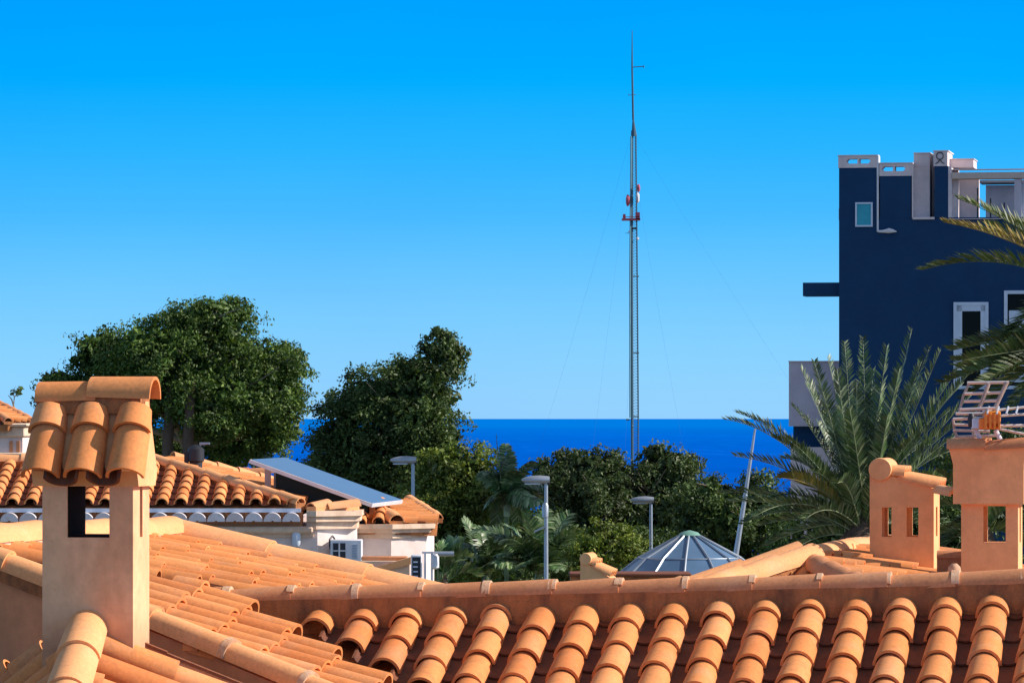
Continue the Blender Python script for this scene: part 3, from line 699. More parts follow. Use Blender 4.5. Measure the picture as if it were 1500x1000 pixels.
# ------------------------------------------------------------------ white house with chamfered corners in the middle distance
X = Vector((1, 0, 0)); YY = Vector((0, 1, 0))
def white_house():
    H = thing('white_house', 'white house with tiled roof and whitewashed eave tiles behind the tall left chimney', 'house', (-4, 60, 0))
    m = 0.255; Ye = 58.0
    Ap = P(228, 684, Ye + 2.9); Ft = P(440, 744, Ye)
    sl = math.atan(m); dF = (-YY * math.cos(sl) - ZUP * math.sin(sl)).normalized()
    # front slope
    n = X.cross(dF); n = n if n.z > 0 else -n
    apex = hit(228, 682, Ft, n); Lr = apex - X * 5.0; Lf = Ft - X * 6.5
    roof(H, 'roof_slope', Ft, X, dF, [Lf, Ft, apex, Lr], 0.245, 0.30, 0.088, seed=61, seg=8, cover='clay_far', soff=-0.1, th=0.014)
    dE = (X * math.cos(sl) - ZUP * math.sin(sl)).normalized()
    back = apex + YY * 3.2; fb = Ft + YY * 6.5
    roof(H, 'roof_slope', Ft, YY, dE, [Ft, fb, back, apex], 0.25, 0.32, 0.088, seed=62, seg=8, cover='clay_far', th=0.014)
    c, mo = polyline_caps([Ft + ZUP * 0.05, apex + ZUP * 0.05, Lr + ZUP * 0.05], ZUP, 0.10, 0.36, 0.03, seed=63, band=0.08, seg=8)
    r_ = c.build('ridge_cap', M['clay_hip'], H); mo.build('mortar_bed', M['mortar'], r_)
    c, mo = polyline_caps([fb + ZUP * 0.05, back + ZUP * 0.05], ZUP, 0.11, 0.36, 0.03, seed=64, band=0.08, seg=8)
    r_ = c.build('ridge_cap', M['clay_hip'], H); mo.build('mortar_bed', M['mortar'], r_)
    # whitewashed eave: a thin gutter strip and tile ends
    z0 = Ft.z; e = MB()
    xa, xb = P(-40, 745, Ye).x, P(441, 745, Ye).x
    e.box(Vector((0, Ye, z0)), X, YY, xa, xb, -0.10, 0.02, -0.055, -0.005)
    e.build('eave_strip', M['pvc'], H)
    e = MB(); p_ = 0.245; x = xb - 0.12
    while x > xa:
        a = Vector((x, Ye - 0.19, z0 - 0.175)); e.barrel(a, a + Vector((0, 0.30, 0.02)), ZUP, 0.116, 0.11, 0.10, 12)
        x -= p_
    e.build('eave_tiles', M['white_tile'], H)
    e = MB(); e.box(Vector((0, Ye, z0)), X, YY, xa, xb + 0.02, 0.0, 0.2, -0.24, -0.05); 
    e.build('eave_course', M['clay_cap'], H)
    e = MB(); e.box(Vector((0, Ye, z0)), X, YY, xa, xb + 0.16, -0.12, 0.25, -0.33, -0.24, 0.02)
    e.box(Vector((0, Ye, z0)), X, YY, xa, xb + 0.16, -0.05, 0.2, -0.38, -0.33)
    e.build('cornice', M['cornice'], H)
    # wall outline: front, chamfer, front, chamfer
    w = MB(); k = FPX / Ye
    pts = [P(-40, 613, Ye), P(465, 613, Ye), P(521, 613, Ye + 0.52), P(573, 613, Ye + 1.26), P(624, 613, Ye + 1.7)]
    zt = CAM_H - (772 - 613) / k
    w.prism([Vector((p.x, p.y, 0)) for p in pts[:3]] + [Vector((pts[2].x, Ye + 9, 0)), Vector((pts[0].x, Ye + 9, 0))], ZUP * zt)
    w.prism([Vector((pts[2].x - 0.3, pts[3].y, 0)), Vector((pts[3].x, pts[3].y, 0)), Vector((pts[4].x, pts[4].y, 0)), Vector((pts[4].x, Ye + 8, 0)), Vector((pts[2].x - .3, Ye + 8, 0))], ZUP * (CAM_H - (780 - 613) / k))
    w.build('wall', M['white_wall'], H)
    # capital-like parapet on the first corner
    c = MB()
    def zq(py): return CAM_H - (py - 613) / k
    def ring(off, py0, py1, mb, a=0, b_=0):
        q0 = P(449 - a, 613, Ye - 0.02 - off); q1 = P(463, 613, Ye - 0.05 - off); q2 = P(522 + off * 60, 613, Ye + 0.42 - off); 
        mb.prism([Vector((q.x, q.y, zq(py1))) for q in (q0, q1, q2)] + [Vector((q2.x, Ye + 1.2, zq(py1))), Vector((q0.x, Ye + 1.2, zq(py1)))], ZUP * (zq(py0) - zq(py1)))
    ring(0.02, 764, 775, c); ring(0.09, 756, 764, c); ring(0.14, 748, 756, c)
    c.build('corner_capital', M['cornice'], H)
    c = MB(); ring(0.04, 742, 749, c)
    for (px0, px1, yy) in ((455, 480, 0.0), (478, 524, 0.1)):
        c.barrel(P(px0, 746, Ye + yy), P(px1, 741, Ye + yy + 0.2), ZUP, 0.11, 0.12, 0.02, 8, sq=0.8)
    c.build('corner_cap', M['clay_hip'], H)
    # second, lower roof at the right
    F2 = P(523, 772, Ye + 1.15); R2 = P(641, 772, Ye + 1.72)
    a0 = P(553, 757, Ye + 2.5); a1 = P(600, 742, Ye + 3.6); R3 = P(636, 769, Ye + 4.2); F0 = P(500, 770, Ye + 1.12); a00 = P(505, 757, Ye + 2.5)
    C2 = P(581, 770, Ye + 1.24)
    d2 = (C2 - a0).normalized(); h2 = (R2 - C2).normalized()
    nf = X.cross(dF)
    roof(H, 'roof_slope', C2, X, dF, [F0, C2, a0, a00], 0.24, 0.3, 0.088, seed=65, seg=8, cover='clay_far')
    ne = (a0 - C2).cross(R2 - C2).normalized(); ne = ne if ne.z > 0 else -ne
    de = (X - ne * X.dot(ne)).normalized(); he = ne.cross(de).normalized()
    if he.y < 0: he = -he
    a1 = hit(600, 740, C2, ne); R3 = hit(641, 766, C2, ne); a1b = hit(566, 748, C2, ne)
    roof(H, 'roof_slope', C2, he, de, [C2, R2, R3, a1, a1b, a0], 0.24, 0.3, 0.088, seed=66, seg=8, cover='clay_far')
    c, mo = polyline_caps([C2 + ZUP * .05, a0 + ZUP * .05], ZUP, 0.12, 0.34, 0.03, seed=67, band=0.05, seg=8)
    r_ = c.build('hip_cap', M['clay_hip'], H); mo.build('mortar_bed', M['mortar'], r_)
    c, mo = polyline_caps([R3 + ZUP * .05, a1 + ZUP * .05], ZUP, 0.09, 0.34, 0.03, seed=68, band=0.05, seg=8)
    r_ = c.build('hip_cap', M['clay_hip'], H); mo.build('mortar_bed', M['mortar'], r_)
    c = MB()
    for off, p0, p1 in ((0.00, 783, 792), (0.07, 777, 784), (0.13, 771, 778)):
        q = [P(520, 613, Ye + 1.22 - off), P(575, 613, Ye + 1.22 - off), P(625 + off * 90, 613, Ye + 1.68 - off)]
        c.prism([Vector((a.x, a.y, zq(p1))) for a in q] + [Vector((q[2].x, Ye + 5, zq(p1))), Vector((q[0].x, Ye + 5, zq(p1)))], ZUP * (zq(p0) - zq(p1)))
    c.build('cornice', M['cornice'], H)
    settle(H)
    # wall light
    q = P(434, 787, Ye - 0.06); c = MB()
    L = thing('wall_lamp', 'small pale blue bulkhead light on the shaded white wall', 'wall light', q)
    c.lathe(q - ZUP * 0.12, [(0.03, 0), (0.055, 0.03), (0.06, 0.16), (0.05, 0.21), (0.02, 0.23)], 12); c.build('glass_cover', M['pvc'], L)
    c = MB(); c.box(q, X, YY, -0.05, 0.05, 0.02, 0.058, -0.13, 0.13, 0.01); c.build('back_plate', M['metal'], L); settle(L)
    # boxed window unit with a bar grille on the chamfer
    cu = (pts[2] - pts[1]); cu.z = 0; cu.normalize(); cv = ZUP.cross(cu); cv = cv if cv.y > 0 else -cv
    q = P(483, 790, Ye + 0.10)
    q.z = zq(0)
    A = thing('air_conditioner', 'white boxed air conditioner with crossed bars over a black grille, on the sunlit white wall', 'air conditioner', P(500, 820, Ye))
    a = 1 / k
    q = P(484, 613, Ye - 0.12); q.z = 0
    c = MB(); c.box(q, X, YY, 0, 46 * a, 0, 0.35, zq(822), zq(790), 0.012); c.build('casing', M['white_paint'], A)
    c = MB(); c.box(q, X, YY, 4 * a, 22 * a, -0.012, 0.02, zq(817), zq(795)); g = c.build('grille', M['dark_metal'], A)
    c = MB()
    c.box(q, X, YY, 12 * a, 14 * a, -0.022, 0.0, zq(816.8), zq(795.2)); c.box(q, X, YY, 4.2 * a, 21.8 * a, -0.02, 0.0, zq(807), zq(805.4)); c.build('bar', M['white_paint'], g)
    c = MB(); 
    for i in range(9): c.box(q, X, YY, 32 * a, 40 * a, -0.01, 0.01, zq(797 + i * 2.4 + 1.2), zq(797 + i * 2.4))
    c.build('louvre', M['metal'], A)
    c = MB(); c.tube([P(487, 812, Ye - 0.06), P(483, 800, Ye - 0.1), P(483, 790, Ye - 0.08), P(487, 785, Ye - 0.02), P(490, 789, Ye + .05)], 0.014, 6); c.build('pipe', M['dark_metal'], A)
    settle(A)
    # solar panel on the roof
    S = thing('solar_panel', 'long tilted blue solar panel in a white frame standing on the white house roof', 'solar panel', P(480, 735, 59))
    a, b, d_ = P(366, 673, 58.85), P(417, 670, 61.0), P(546, 738, 58.85); c_ = b + (d_ - a)
    nrm = (b - a).cross(d_ - a).normalized(); nrm = nrm if nrm.z > 0 else -nrm
    f = MB(); f.prism([a - nrm * .05, b - nrm * .05, c_ - nrm * .05, d_ - nrm * .05], nrm * 0.05); f.build('frame', M['white_paint'], S)
    def q2(u, v): return a + (b - a) * u + (d_ - a) * v
    f = MB(); f.prism([q2(.02, .008), q2(.98, .008), q2(.98, .992), q2(.02, .992)], nrm * 0.006); f.build('glass_pane', M['solar'], S)
    f = MB(); f.box(P(391, 613, 59.35), X, YY, -.03, .05, 0, .08, -1.1, -(684 - 613) / (FPX / 59.35)); f.box(P(403, 613, 60.0), X, YY, -.02, .03, 0, .05, -1.1, -(692 - 613) / (FPX / 60.0)); f.build('support_leg', M['white_wall'], S)
    f = MB(); f.prism([P(404, 691, 59.5), P(541, 741, 59.5), P(541, 752, 59.5), P(438, 752, 59.5), P(404, 722, 59.5)], YY * 0.04); f.build('side_sheet', M['solar_green'], S)
    f = MB(); f.box(P(545, 613, 59.5), X, YY, -.06, .04, 0, .3, -1.35, -(741 - 613) / (FPX / 59.5)); f.build('foot_block', M['mortar'], S)
    settle(S)
    # vent cowl
    Cw = thing('roof_cowl', 'dark metal vent cowl with a loop on top, in front of the pine', 'vent', P(287, 684, 61))
    q = P(287, 613, 61); q.z = 0; k2 = FPX / 61
    zz = lambda py: CAM_H - (py - 613) / k2
    f = MB(); f.lathe(q + ZUP * zz(690), [(0.09, 0), (0.09, .12), (.115, .14), (.115, .30), (.07, .34), (.03, .36)], 14); f.build('drum', M['dark_metal'], Cw)
    f = MB(); f.box(q, X, YY, -0.16, -.10, -.03, .03, zz(690), zz(662)); f.build('bracket', M['dark_metal'], Cw)
    f = MB(); f.tube([q + Vector((math.cos(t) * .06, 0, zz(660) + math.sin(t) * .06)) for t in [i * math.pi / 6 for i in range(13)]], 0.012, 6); f.build('loop', M['dark_metal'], Cw)
    f = MB(); f.tube([q + Vector((.03, 0, zz(662))), q + Vector((.06, 0, zz(652))), q + Vector((.17, 0, zz(649)))], .012, 6); f.box(q, X, YY, .05, .19, -.03, .03, zz(651), zz(648)); f.build('flag_arm', M['metal'], Cw)
    settle(Cw)
white_house()

def garden_walls():
    T = thing('parapet', 'low brick parapet with a clay coping behind the roof, left of the solar panel', 'parapet', P(340, 705, 66))
    k = FPX / 66; q = P(284, 613, 66); q.z = 0
    z = lambda py: CAM_H - (py - 613) / k
    b = MB(); b.box(q, X, YY, 0, 112 / k, 0, .25, z(760), z(696)); b.build('wall', M['mortar'], T)
    b = MB()
    for i in range(3): b.barrel(q + X * (i * 38 / k) + Vector((0, .12, z(694))), q + X * ((i + 1) * 38 / k + .04) + Vector((0, .12, z(693))), ZUP, .08, .085, .014, 8)
    b.build('coping_tiles', M['clay_cap'], T)
    b = MB()
    for px in (288, 335, 361): b.box(q, X, YY, (px - 284) / k, (px - 284 + 9) / k, -.04, .0, z(712), z(696))
    b.build('brick_pier', M['clay_far'], T); settle(T)
    # terrace corner with a small equipment frame right of the white house
    T = thing('equipment_frame', 'white metal frame with black louvred unit and grey roller arm beside the roof edge', 'equipment', P(625, 850, 52))
    k = FPX / 52; q = P(600, 613, 52); q.z = 0
    z = lambda py: CAM_H - (py - 613) / k; u = 1 / k
    b = MB(); b.box(q, X, YY, 2 * u, 18 * u, 0, .3, z(852), z(813), .01); c = b.build('unit_box', M['white_paint'], T)
    b = MB(); b.box(q, X, YY, 4 * u, 16 * u, -.012, .02, z(848), z(816)); b.build('grille', M['dark_metal'], c)
    b = MB()
    for py in (822, 829, 836, 843): b.box(q, X, YY, 5.5 * u, 12 * u, -.02, -.004, z(py + 2), z(py))
    b.build('louvre', M['pvc'], c)
    for px in (21, 31): 
        b = MB(); b.box(q, X, YY, px * u, (px + 3) * u, .05, .09, z(855), z(810)); b.build('post', M['white_paint'], T)
    b = MB(); b.box(q, X, YY, 18 * u, 48 * u, .04, .10, z(811), z(808)); b.build('top_rail', M['white_paint'], T)
    b = MB(); b.tube([q + Vector((42 * u, -.02, z(811))), q + Vector((65 * u, -.02, z(811)))], 0.03, 12); b.build('roller', M['metal'], T)
    b = MB(); b.lathe(q + Vector((37 * u, .05, z(834))), [(.02, 0), (.05, .02), (.05, .15), (.03, .18)], 12); b.build('canister', M['white_paint'], T)
    settle(T)
    T = thing('terrace_wall', 'stub of peach terrace wall with tile coping between the roof ridge and the equipment frame', 'wall', P(560, 850, 54))
    k = FPX / 54; q = P(530, 613, 54); q.z = 0
    z = lambda py: CAM_H - (py - 613) / k; u = 1 / k
    b = MB(); b.box(q, X, YY, 0, 70 * u, 0, .3, z(870), z(822)); b.build('wall', M['cornice'], T)
    b = MB(); b.box(q, X, YY, -2 * u, 66 * u, .25, .5, z(822), z(816), .01); b.build('coping', M['clay_cap'], T)
    b = MB(); b.prism([q + Vector((a * u, -.06, z(c))) for a, c in ((12, 834), (30, 828), (50, 822), (72, 816), (72, 826), (40, 834))], YY * .3); b.build('sloping_cap', M['clay_hip'], T)
    settle(T)
    # ledge in front of the dome
    T = thing('roof_ledge', 'narrow reddish brown roof ledge in front of the blue dome', 'ledge', P(915, 850, 40))
    k = FPX / 40; q = P(836, 613, 40); q.z = 0; z = lambda py: CAM_H - (py - 613) / k; u = 1 / k
    b = MB(); b.box(q, X, YY, 0, 175 * u, 0, .5, z(900), z(844.5)); b.build('wall', M['mortar'], T)
    b = MB(); b.box(q, X, YY, -2 * u, 177 * u, -.04, .54, z(844.5), z(839.5), .008); b.build('coping', M['clay_pan'], T)
    settle(T)
    C, _ = slant_chimney('slanted_chimney', 'small distant peach chimney with round knob and sloping tile beside the blue dome', 850, 804, 38, 44, 60, 0.28, base_py=842, windows=False, drop=0.62, knob=0.05)
    settle(C)
    # far left house
    T = thing('far_house', 'cream house with a tiled hip roof at the left edge, behind the tall chimney', 'house', P(0, 680, 80))
    k = FPX / 80; Y = 80; z = lambda py: CAM_H - (py - 613) / k
    p = lambda px: P(px, 613, Y).x
    b = MB(); x0 = p(-90)
    b.box(Vector((0, Y, 0)), X, YY, p(-90), p(14), 0, 4, 0, z(634)); b.box(Vector((0, Y, 0)), X, YY, p(14), p(33), .001, 3.9, 0, z(634)) ; b.build('wall', M['white_wall'], T)
    b = MB(); b.box(Vector((0, Y, 0)), X, YY, p(-90), p(37), -.12, 4.1, z(640), z(625), .02); b.box(Vector((0, Y, 0)), X, YY, p(-90), p(42), -.22, 4.2, z(625), z(620), .02); b.build('cornice', M['cornice'], T)
    for px in (14, 24):
        b = MB(); b.box(Vector((0, Y, 0)), X, YY, p(px), p(px + 5), -.02, .02, z(662), z(646)); b.build('shutter', M['clay_cap'], T)
    b = MB(); b.box(Vector((0, Y, 0)), X, YY, p(-90), p(44), -.1, 4.0, z(669), z(663), .02); b.build('string_course', M['cornice'], T)
    C2 = P(12, 622, Y - .3); ap = P(-60, 585, Y + 2.2); R2 = P(46, 622, Y + .6)
    ne = (ap - C2).cross(R2 - C2).normalized(); ne = ne if ne.z > 0 else -ne
    de = (X - ne * X.dot(ne)).normalized(); he = ne.cross(de).normalized(); he = he if he.y > 0 else -he
    apb = hit(-20, 590, C2, ne)
    roof(T, 'roof_slope', C2, he, de, [C2, R2, apb, ap], .24, .3, .085, seed=71, seg=7, cover='clay_far')
    F = P(-90, 624, Y - .3)
    sd = math.atan2(ap.z - C2.z, ap.y - C2.y); dF = -YY * math.cos(sd) - ZUP * math.sin(sd)
    roof(T, 'roof_slope', C2, X, dF, [F, C2, ap, P(-90, 585, Y + 2.2)], .24, .3, .085, seed=72, seg=7, cover='clay_far')
    c, mo = polyline_caps([R2 + ZUP * .04, apb + ZUP * .06], ZUP, .1, .36, .03, band=.04, seg=7); polyline_caps([C2 + ZUP * .04, ap + ZUP * .06], ZUP, .1, .36, .03, band=.04, seg=7, cap=c, mor=mo)
    r_ = c.build('hip_cap', M['clay_cap'], T); mo.build('mortar_bed', M['mortar'], r_)
    settle(T)
garden_walls()

# ------------------------------------------------------------------ blue dome, lamps, pole
def dome():
    Y = 62.0; k = FPX / Y
    T = thing('pavilion', 'pavilion with a faceted blue conical roof, white ribs and a pale green cap', 'pavilion', P(1000, 850, Y)); T['_base'][2] = 0
    c = P(1010, 786, Y); NS = 14
    prof = [(0.15, 0.0), (0.72, -0.30), (1.12, -0.62), (1.35, -0.83)]
    def pt(i, r_, z_, o=0): a = 2 * math.pi * (i + 0.25) / NS; return c + Vector((math.cos(a) * r_, math.sin(a) * r_, z_ + o))
    b = MB()
    for i in range(NS):
        vs = []
        for (r_, z_) in prof: vs += [pt(i, r_, z_), pt(i + 1, r_, z_)]
        fs = [(2 * j, 2 * j + 2, 2 * j + 3, 2 * j + 1) for j in range(len(prof) - 1)]
        b.add(vs, fs)
    b.build('roof_panel', M['dome_glass'], T, 5)
    for i in range(NS):
        b = MB(); b.tube([pt(i, r_, z_, .012) for r_, z_ in prof], .016, 5); b.build('rib', M['metal'], T)
    b = MB()
    for j in (1,):
        b.tube([pt(i, prof[j][0], prof[j][1], .008) for i in range(NS + 1)], .010, 5)
    b.build('hoop', M['metal'], T)
    b = MB(); b.lathe(c + ZUP * .0, [(.14, -.03), (.14, 0), (.16, .02), (.12, .06), (.05, .08), (.01, .09)], 20); b.build('finial', M['green_cap'], T)
    b = MB(); b.lathe(c + ZUP * -.95, [(1.30, 0), (1.38, .02), (1.38, .12), (1.30, .13)], 28); b.build('eave_ring', M['metal'], T)
    for i in range(7):
        q = pt(i * 2, 1.25, 0); b = MB(); b.tube([Vector((q.x, q.y, 0)), Vector((q.x, q.y, c.z - .9))], .045, 8); b.build('post', M['metal'], T)
    settle(T)
dome()

LAMP_LABELS = ['grey street lamp standing right of the tilted solar panel, in front of olive foliage',
               'grey street lamp with a clamp box halfway up its pole, among the broad tropical leaves',
               'grey street lamp just left of the blue conical roof']
def lamps():
    specs = [((572, 611, 672), 605, 111.0), ((768, 803, 702), 800, 103.0), ((924, 957, 731), 953.5, 124.0)]
    k = FPX / 111.0
    def proto(px_pole, py, Y, label):
        T = thing('street_lamp', label, 'street lamp', (P(px_pole, py, Y).x, Y, 0), 'street lamps between the roofs and the trees')
        q = P(px_pole, py, Y); b = MB(); b.tube([Vector((q.x, Y, 0)), Vector((q.x, Y, q.z * .5)), Vector((q.x, Y, q.z - .02))], [.085, .065, .042], 12); b.build('pole', M['metal'], T)
        b = MB(); L = .56
        # head: flattened shell pointing left
        vs = []; prof = [(0.08, .085, .09), (-.02, .10, .105), (-.16, .11, .12), (-.34, .10, .12), (-.48, .07, .095), (-.57, .025, .05)]
        n = 14
        for x, hz, hy in prof:
            for i in range(n):
                a = 2 * math.pi * i / n; zc = math.sin(a)
                vs.append(Vector((q.x + x, Y + math.cos(a) * hy, q.z + .03 + (zc * hz if zc > 0 else zc * hz * .9))))
        fs = [tuple(range(n)), tuple(range(len(vs) - 1, len(vs) - n - 1, -1))]
        for j in range(len(prof) - 1):
            for i in range(n): i2 = (i + 1) % n; fs.append((j * n + i2, j * n + i, (j + 1) * n + i, (j + 1) * n + i2))
        b.add(vs, fs); hd = b.build('lamp_head', M['metal'], T, 60)
        b = MB(); b.box(q, X, YY, -.50, -.14, -.075, .075, -.075, -.045, .006); b.build('lens', M['pvc'], hd)
        b = MB(); b.box(q, X, YY, .03, .085, -.06, .06, -.07, .09, .01); b.build('rear_cap', M['dark_metal'], hd)
        return T
    (a, b_, py), pole, Y = specs[0]
    T = proto(pole, py + 4, Y, LAMP_LABELS[0]); settle(T)
    for i in (1, 2):
        (a, b_, py), pole, Y = specs[i]
        c = T.copy(); COL.objects.link(c); c['label'] = LAMP_LABELS[i]
        q = P(pole, py + 3, Y); c.location = (q.x, Y, q.z - P(specs[0][1], specs[0][0][2] + 4, specs[0][2]).z)
        for ch in T.children:
            d = ch.copy(); COL.objects.link(d); d.parent = c
            for g in ch.children:
                e = g.copy(); COL.objects.link(e); e.parent = d
        if i == 1:
            loc = c.location; b = MB(); zz = P(800, 748, Y).z - loc[2]
            b.lathe(Vector((-.02, 0, zz)), [(.05, -.17), (.075, -.15), (.08, .12), (.05, .18)], 12); b.build('clamp_box', M['metal'], c)
            b = MB(); b.box(Vector((0, 0, zz - .28)), X, YY, -.28, -.02, -.06, .06, -.10, -.06); v = b.v; b.v = [(x, y, z + (-(x) * -0.45)) for x, y, z in v]; b.build('side_bracket', M['metal'], c)
    # leaning pole
    Y = 90; o = MB(); o.tube([P(1078, 812, Y), P(1093, 717, Y), P(1106, 628, Y)], [.075, .06, .035], 12); b = o.build('leaning_pole', M['metal'])
    base = P(1078, 812, Y)
    o2 = MB(); d = (P(1078, 812, Y) - P(1106, 628, Y)).normalized()
    o = b; me = o.data
    bpy.data.objects.remove(b, do_unlink=True)
    mb = MB(); f = d * (base.z / -d.z); mb.tube([base + f, base, P(1093, 717, Y), P(1106, 628, Y)], [.07, .056, .042, .022], 12)
    mb.lathe(P(1091.5, 727, Y), [(.045, -.03), (.055, 0), (.045, .03)], 12, -d)
    o = mb.build('leaning_pole', M['metal']); tag(o, 'bare grey metal pole leaning right between the blue roof and the date palm', 'pole'); place(o, base + f)
lamps()

# ------------------------------------------------------------------ radio mast
def mast():
    Y = 200.0; k = FPX / Y
    T = thing('radio_mast', 'tall thin guyed radio mast with a whip aerial rising over the sea horizon', 'radio mast', (P(927, 0, Y).x, Y, 0))
    def q(px, py, dy=0): return P(px, py, Y + dy)
    zb = 0.0
    def down(px, dy=0): v = q(px, 700, dy); return Vector((v.x, v.y, 0))
    b = MB(); b.tube([down(926.5), q(926, 605), q(925.5, 400), q(926, 192)], [.062, .062, .058, .05], 8); b.build('main_tube', M['mast'], T)
    b = MB(); b.tube([q(923.0, 612, -.1), q(922.8, 400, -.1), q(924.5, 200, -.1)], .035, 6); b.build('cable_duct', M['mast_pale'], T)
    b = MB()
    b.tube([down(935, .1), q(935, 605, .1), q(933.5, 400, .1), q(931.5, 196, .1)], .035, 5)
    py = 200
    while py < 900:
        t = (py - 196) / 410; px = 931.5 + 3.5 * min(1, t)
        b.tube([q(926, py), q(px, py + 0, .1)], .012, 4); b.tube([q(926, py), q(px, py + 4.0, .1)], .009, 4); py += 4.2
    for py in (405, 517, 610): b.tube([q(924, py), q(936, py, .1)], .03, 5)
    b.build('ladder', M['mast'], T)
    b = MB(); b.tube([q(929, 200, .05), q(927.5, 174, 0)], [.13, .03], 8); b.build('taper_top', M['mast'], T)
    b = MB(); b.tube([q(927.5, 176), q(926, 100), q(926, 45)], [.05, .04, .015], 8); b.build('whip_aerial', M['mast'], T)
    b = MB(); b.tube([q(926, 99), q(943, 98)], .022, 5); b.tube([q(943, 96.5), q(943, 100.5)], .02, 5); b.build('side_arm', M['mast'], T)
    b = MB(); b.tube([q(921, 140), q(932, 139)], .015, 5); b.tube([q(921, 138), q(921, 141)], .015, 5); b.build('side_arm', M['mast_pale'], T)
    for (px, py, w, h, m) in ((920, 294, .10, .26, 'mast_red'), (935.5, 276, .08, .18, 'mast_red'), (934.5, 290, .08, .24, 'white_paint')):
        b = MB(); b.lathe(q(px, py, -.2) - X * w, [(h * .4, 0), (h, .04), (h, w * 1.2), (h * .6, w * 1.8)], 14, X); b.build('drum_antenna', M[m], T)
    b = MB()
    b.box(q(911, 322), X, YY, 0, .82, -.4, .4, -.04, 0.04); b.box(q(911, 319), X, YY, 0.02, .80, -.4, -.36, 0, .03); b.box(q(911, 319), X, YY, .60, .80, -.4, -.36, -.1, .22); b.box(q(911, 319), X, YY, .04, .16, -.3, -.2, -.06, .14)
    b.build('platform', M['mast_red'], T)
    b = MB(); b.box(q(926, 335), X, YY, -.08, .20, -.1, .1, -.04, .04); b.tube([q(926, 335, 0), q(920, 341, -.2)], .02, 5); b.tube([q(916, 342, -.2), q(923, 342, -.2)], .012, 4); b.build('bracket', M['dark_metal'], T)
    b = MB(); b.lathe(q(934, 352), [(.03, 0), (.06, .03), (.06, .10), (.02, .13)], 8); b.build('beacon', M['white_paint'], T)
    b = MB(); b.box(q(921, 615), X, YY, -.12, .04, -.1, .1, -.03, .04); b.lathe(q(926, 626, -.1), [(.04, 0), (.07, .03), (.05, .10)], 8); b.build('insulator', M['mast'], T)
    for (a, b_, dy) in (((928, 196), (1210, 620), 12), ((925, 196), (868, 640), -10), ((933, 270), (1002, 640), -20), ((924, 200), (790, 640), 35), ((931, 300), (915, 660), -30)):
        m_ = MB(); p0 = q(*a); p1 = q(b_[0], b_[1], dy); e = p0 + (p1 - p0) * (p0.z / (p0.z - p1.z)); 
        pts = [p0 + (e - p0) * t + ZUP * (-1.2 * 4 * t * (1 - t) * .5) for t in [i / 16 for i in range(17)]]
        m_.tube(pts, .0024, 4); m_.build('guy_wire', M['mast'], T)
    settle(T)
mast()

# ------------------------------------------------------------------ television aerial on the right chimney
def aerial():
    Y = 26.2
    T = thing('tv_aerial', 'silver television aerial with slatted reflector and an orange dipole housing on the right chimney', 'aerial', P(1440, 645, Y))
    def q(px, py, dy=0): return P(px, py, Y + dy)
    def slats(rows, name, mat, r_=.007):
        b = MB()
        for (a, c) in rows: b.tube([a, c], r_, 6)
        return b.build(name, mat, T)
    slats([(q(1417, 561, .02), q(1478, 560, .02)), (q(1413, 577, 0), q(1467, 575, 0)), (q(1412, 588, 0), q(1462, 587, 0)), (q(1406, 600, -.02), q(1458, 598, -.02)),
           (q(1400, 606, -.03), q(1452, 606, -.03)), (q(1396, 614, -.04), q(1450, 612, -.04))], 'reflector_rod', M['alu'], .0095)
    slats([(q(1398, 622, .05), q(1432, 623, .05)), (q(1396, 630, .05), q(1450, 632, .05)), (q(1398, 640, .06), q(1462, 638, .06))], 'lower_reflector_rod', M['alu'], .009)
    for (pts) in ([q(1448, 562), q(1438, 590), q(1427, 614)], [q(1475, 560), q(1462, 588), q(1452, 612)], [q(1419, 563, .03), q(1411, 580, .03), q(1405, 604, .03)], [q(1396, 614, .05), q(1398, 630, .05), q(1402, 640, .05)]):
        b = MB(); b.tube(pts, .0125 if pts[0].x > q(1440, 560).x else .008, 8); b.build('side_rail', M['alu_rust'], T)
    b = MB()
    for i, px in enumerate(range(1446, 1540, 14)): b.tube([q(px, 606 + i * .2, -.25), q(px + 3, 596, .25)], .006, 6)
    b.tube([q(1440, 603, .12), q(1560, 590, .3)], .008, 6); b.tube([q(1452, 610, .0), q(1560, 603, .1)], .008, 6); b.tube([q(1458, 624, .0), q(1560, 622, .1)], .009, 6); b.tube([q(1462, 628, -.1), q(1560, 648, -.1)], .008, 6)
    b.build('boom', M['alu'], T)
    b = MB(); b.box(q(1433, 620, -.05), X, YY, 0, .11, -.05, .05, -.035, .03, .008)
    b.box(q(1442, 616, -.06), X, YY, 0, .09, -.06, .06, -.02, .055, .006)
    for i in range(4): b.box(q(1441 + i * 6.5, 615, -.08), X, YY, 0, .015, -.05, .08, -.055, .04, .003)
    b.build('dipole_housing', M['orange'], T)
    b = MB(); b.box(q(1428, 620, -.04), X, YY, -.02, .045, -.04, .04, -.035, .03, .006); b.build('clamp', M['alu'], T)
    b = MB(); b.lathe(q(1423, 626, -.05), [(.018, 0), (.022, .02), (.022, .06), (.012, .08)], 10); b.build('cable_plug', M['dark_metal'], T)
    for a, c in ((q(1428, 628, -.02), q(1438, 647, -.02)), (q(1458, 630, -.02), q(1467, 647, -.02))):
        b = MB(); b.tube([a, c], .014, 8); b.build('leg', M['white_paint'], T)
    b = MB(); b.tube([q(1427, 560 + 60, .12), q(1427, 655, .12)], .014, 8); b.build('mast_tube', M['alu_rust'], T)
    settle(T)
aerial()

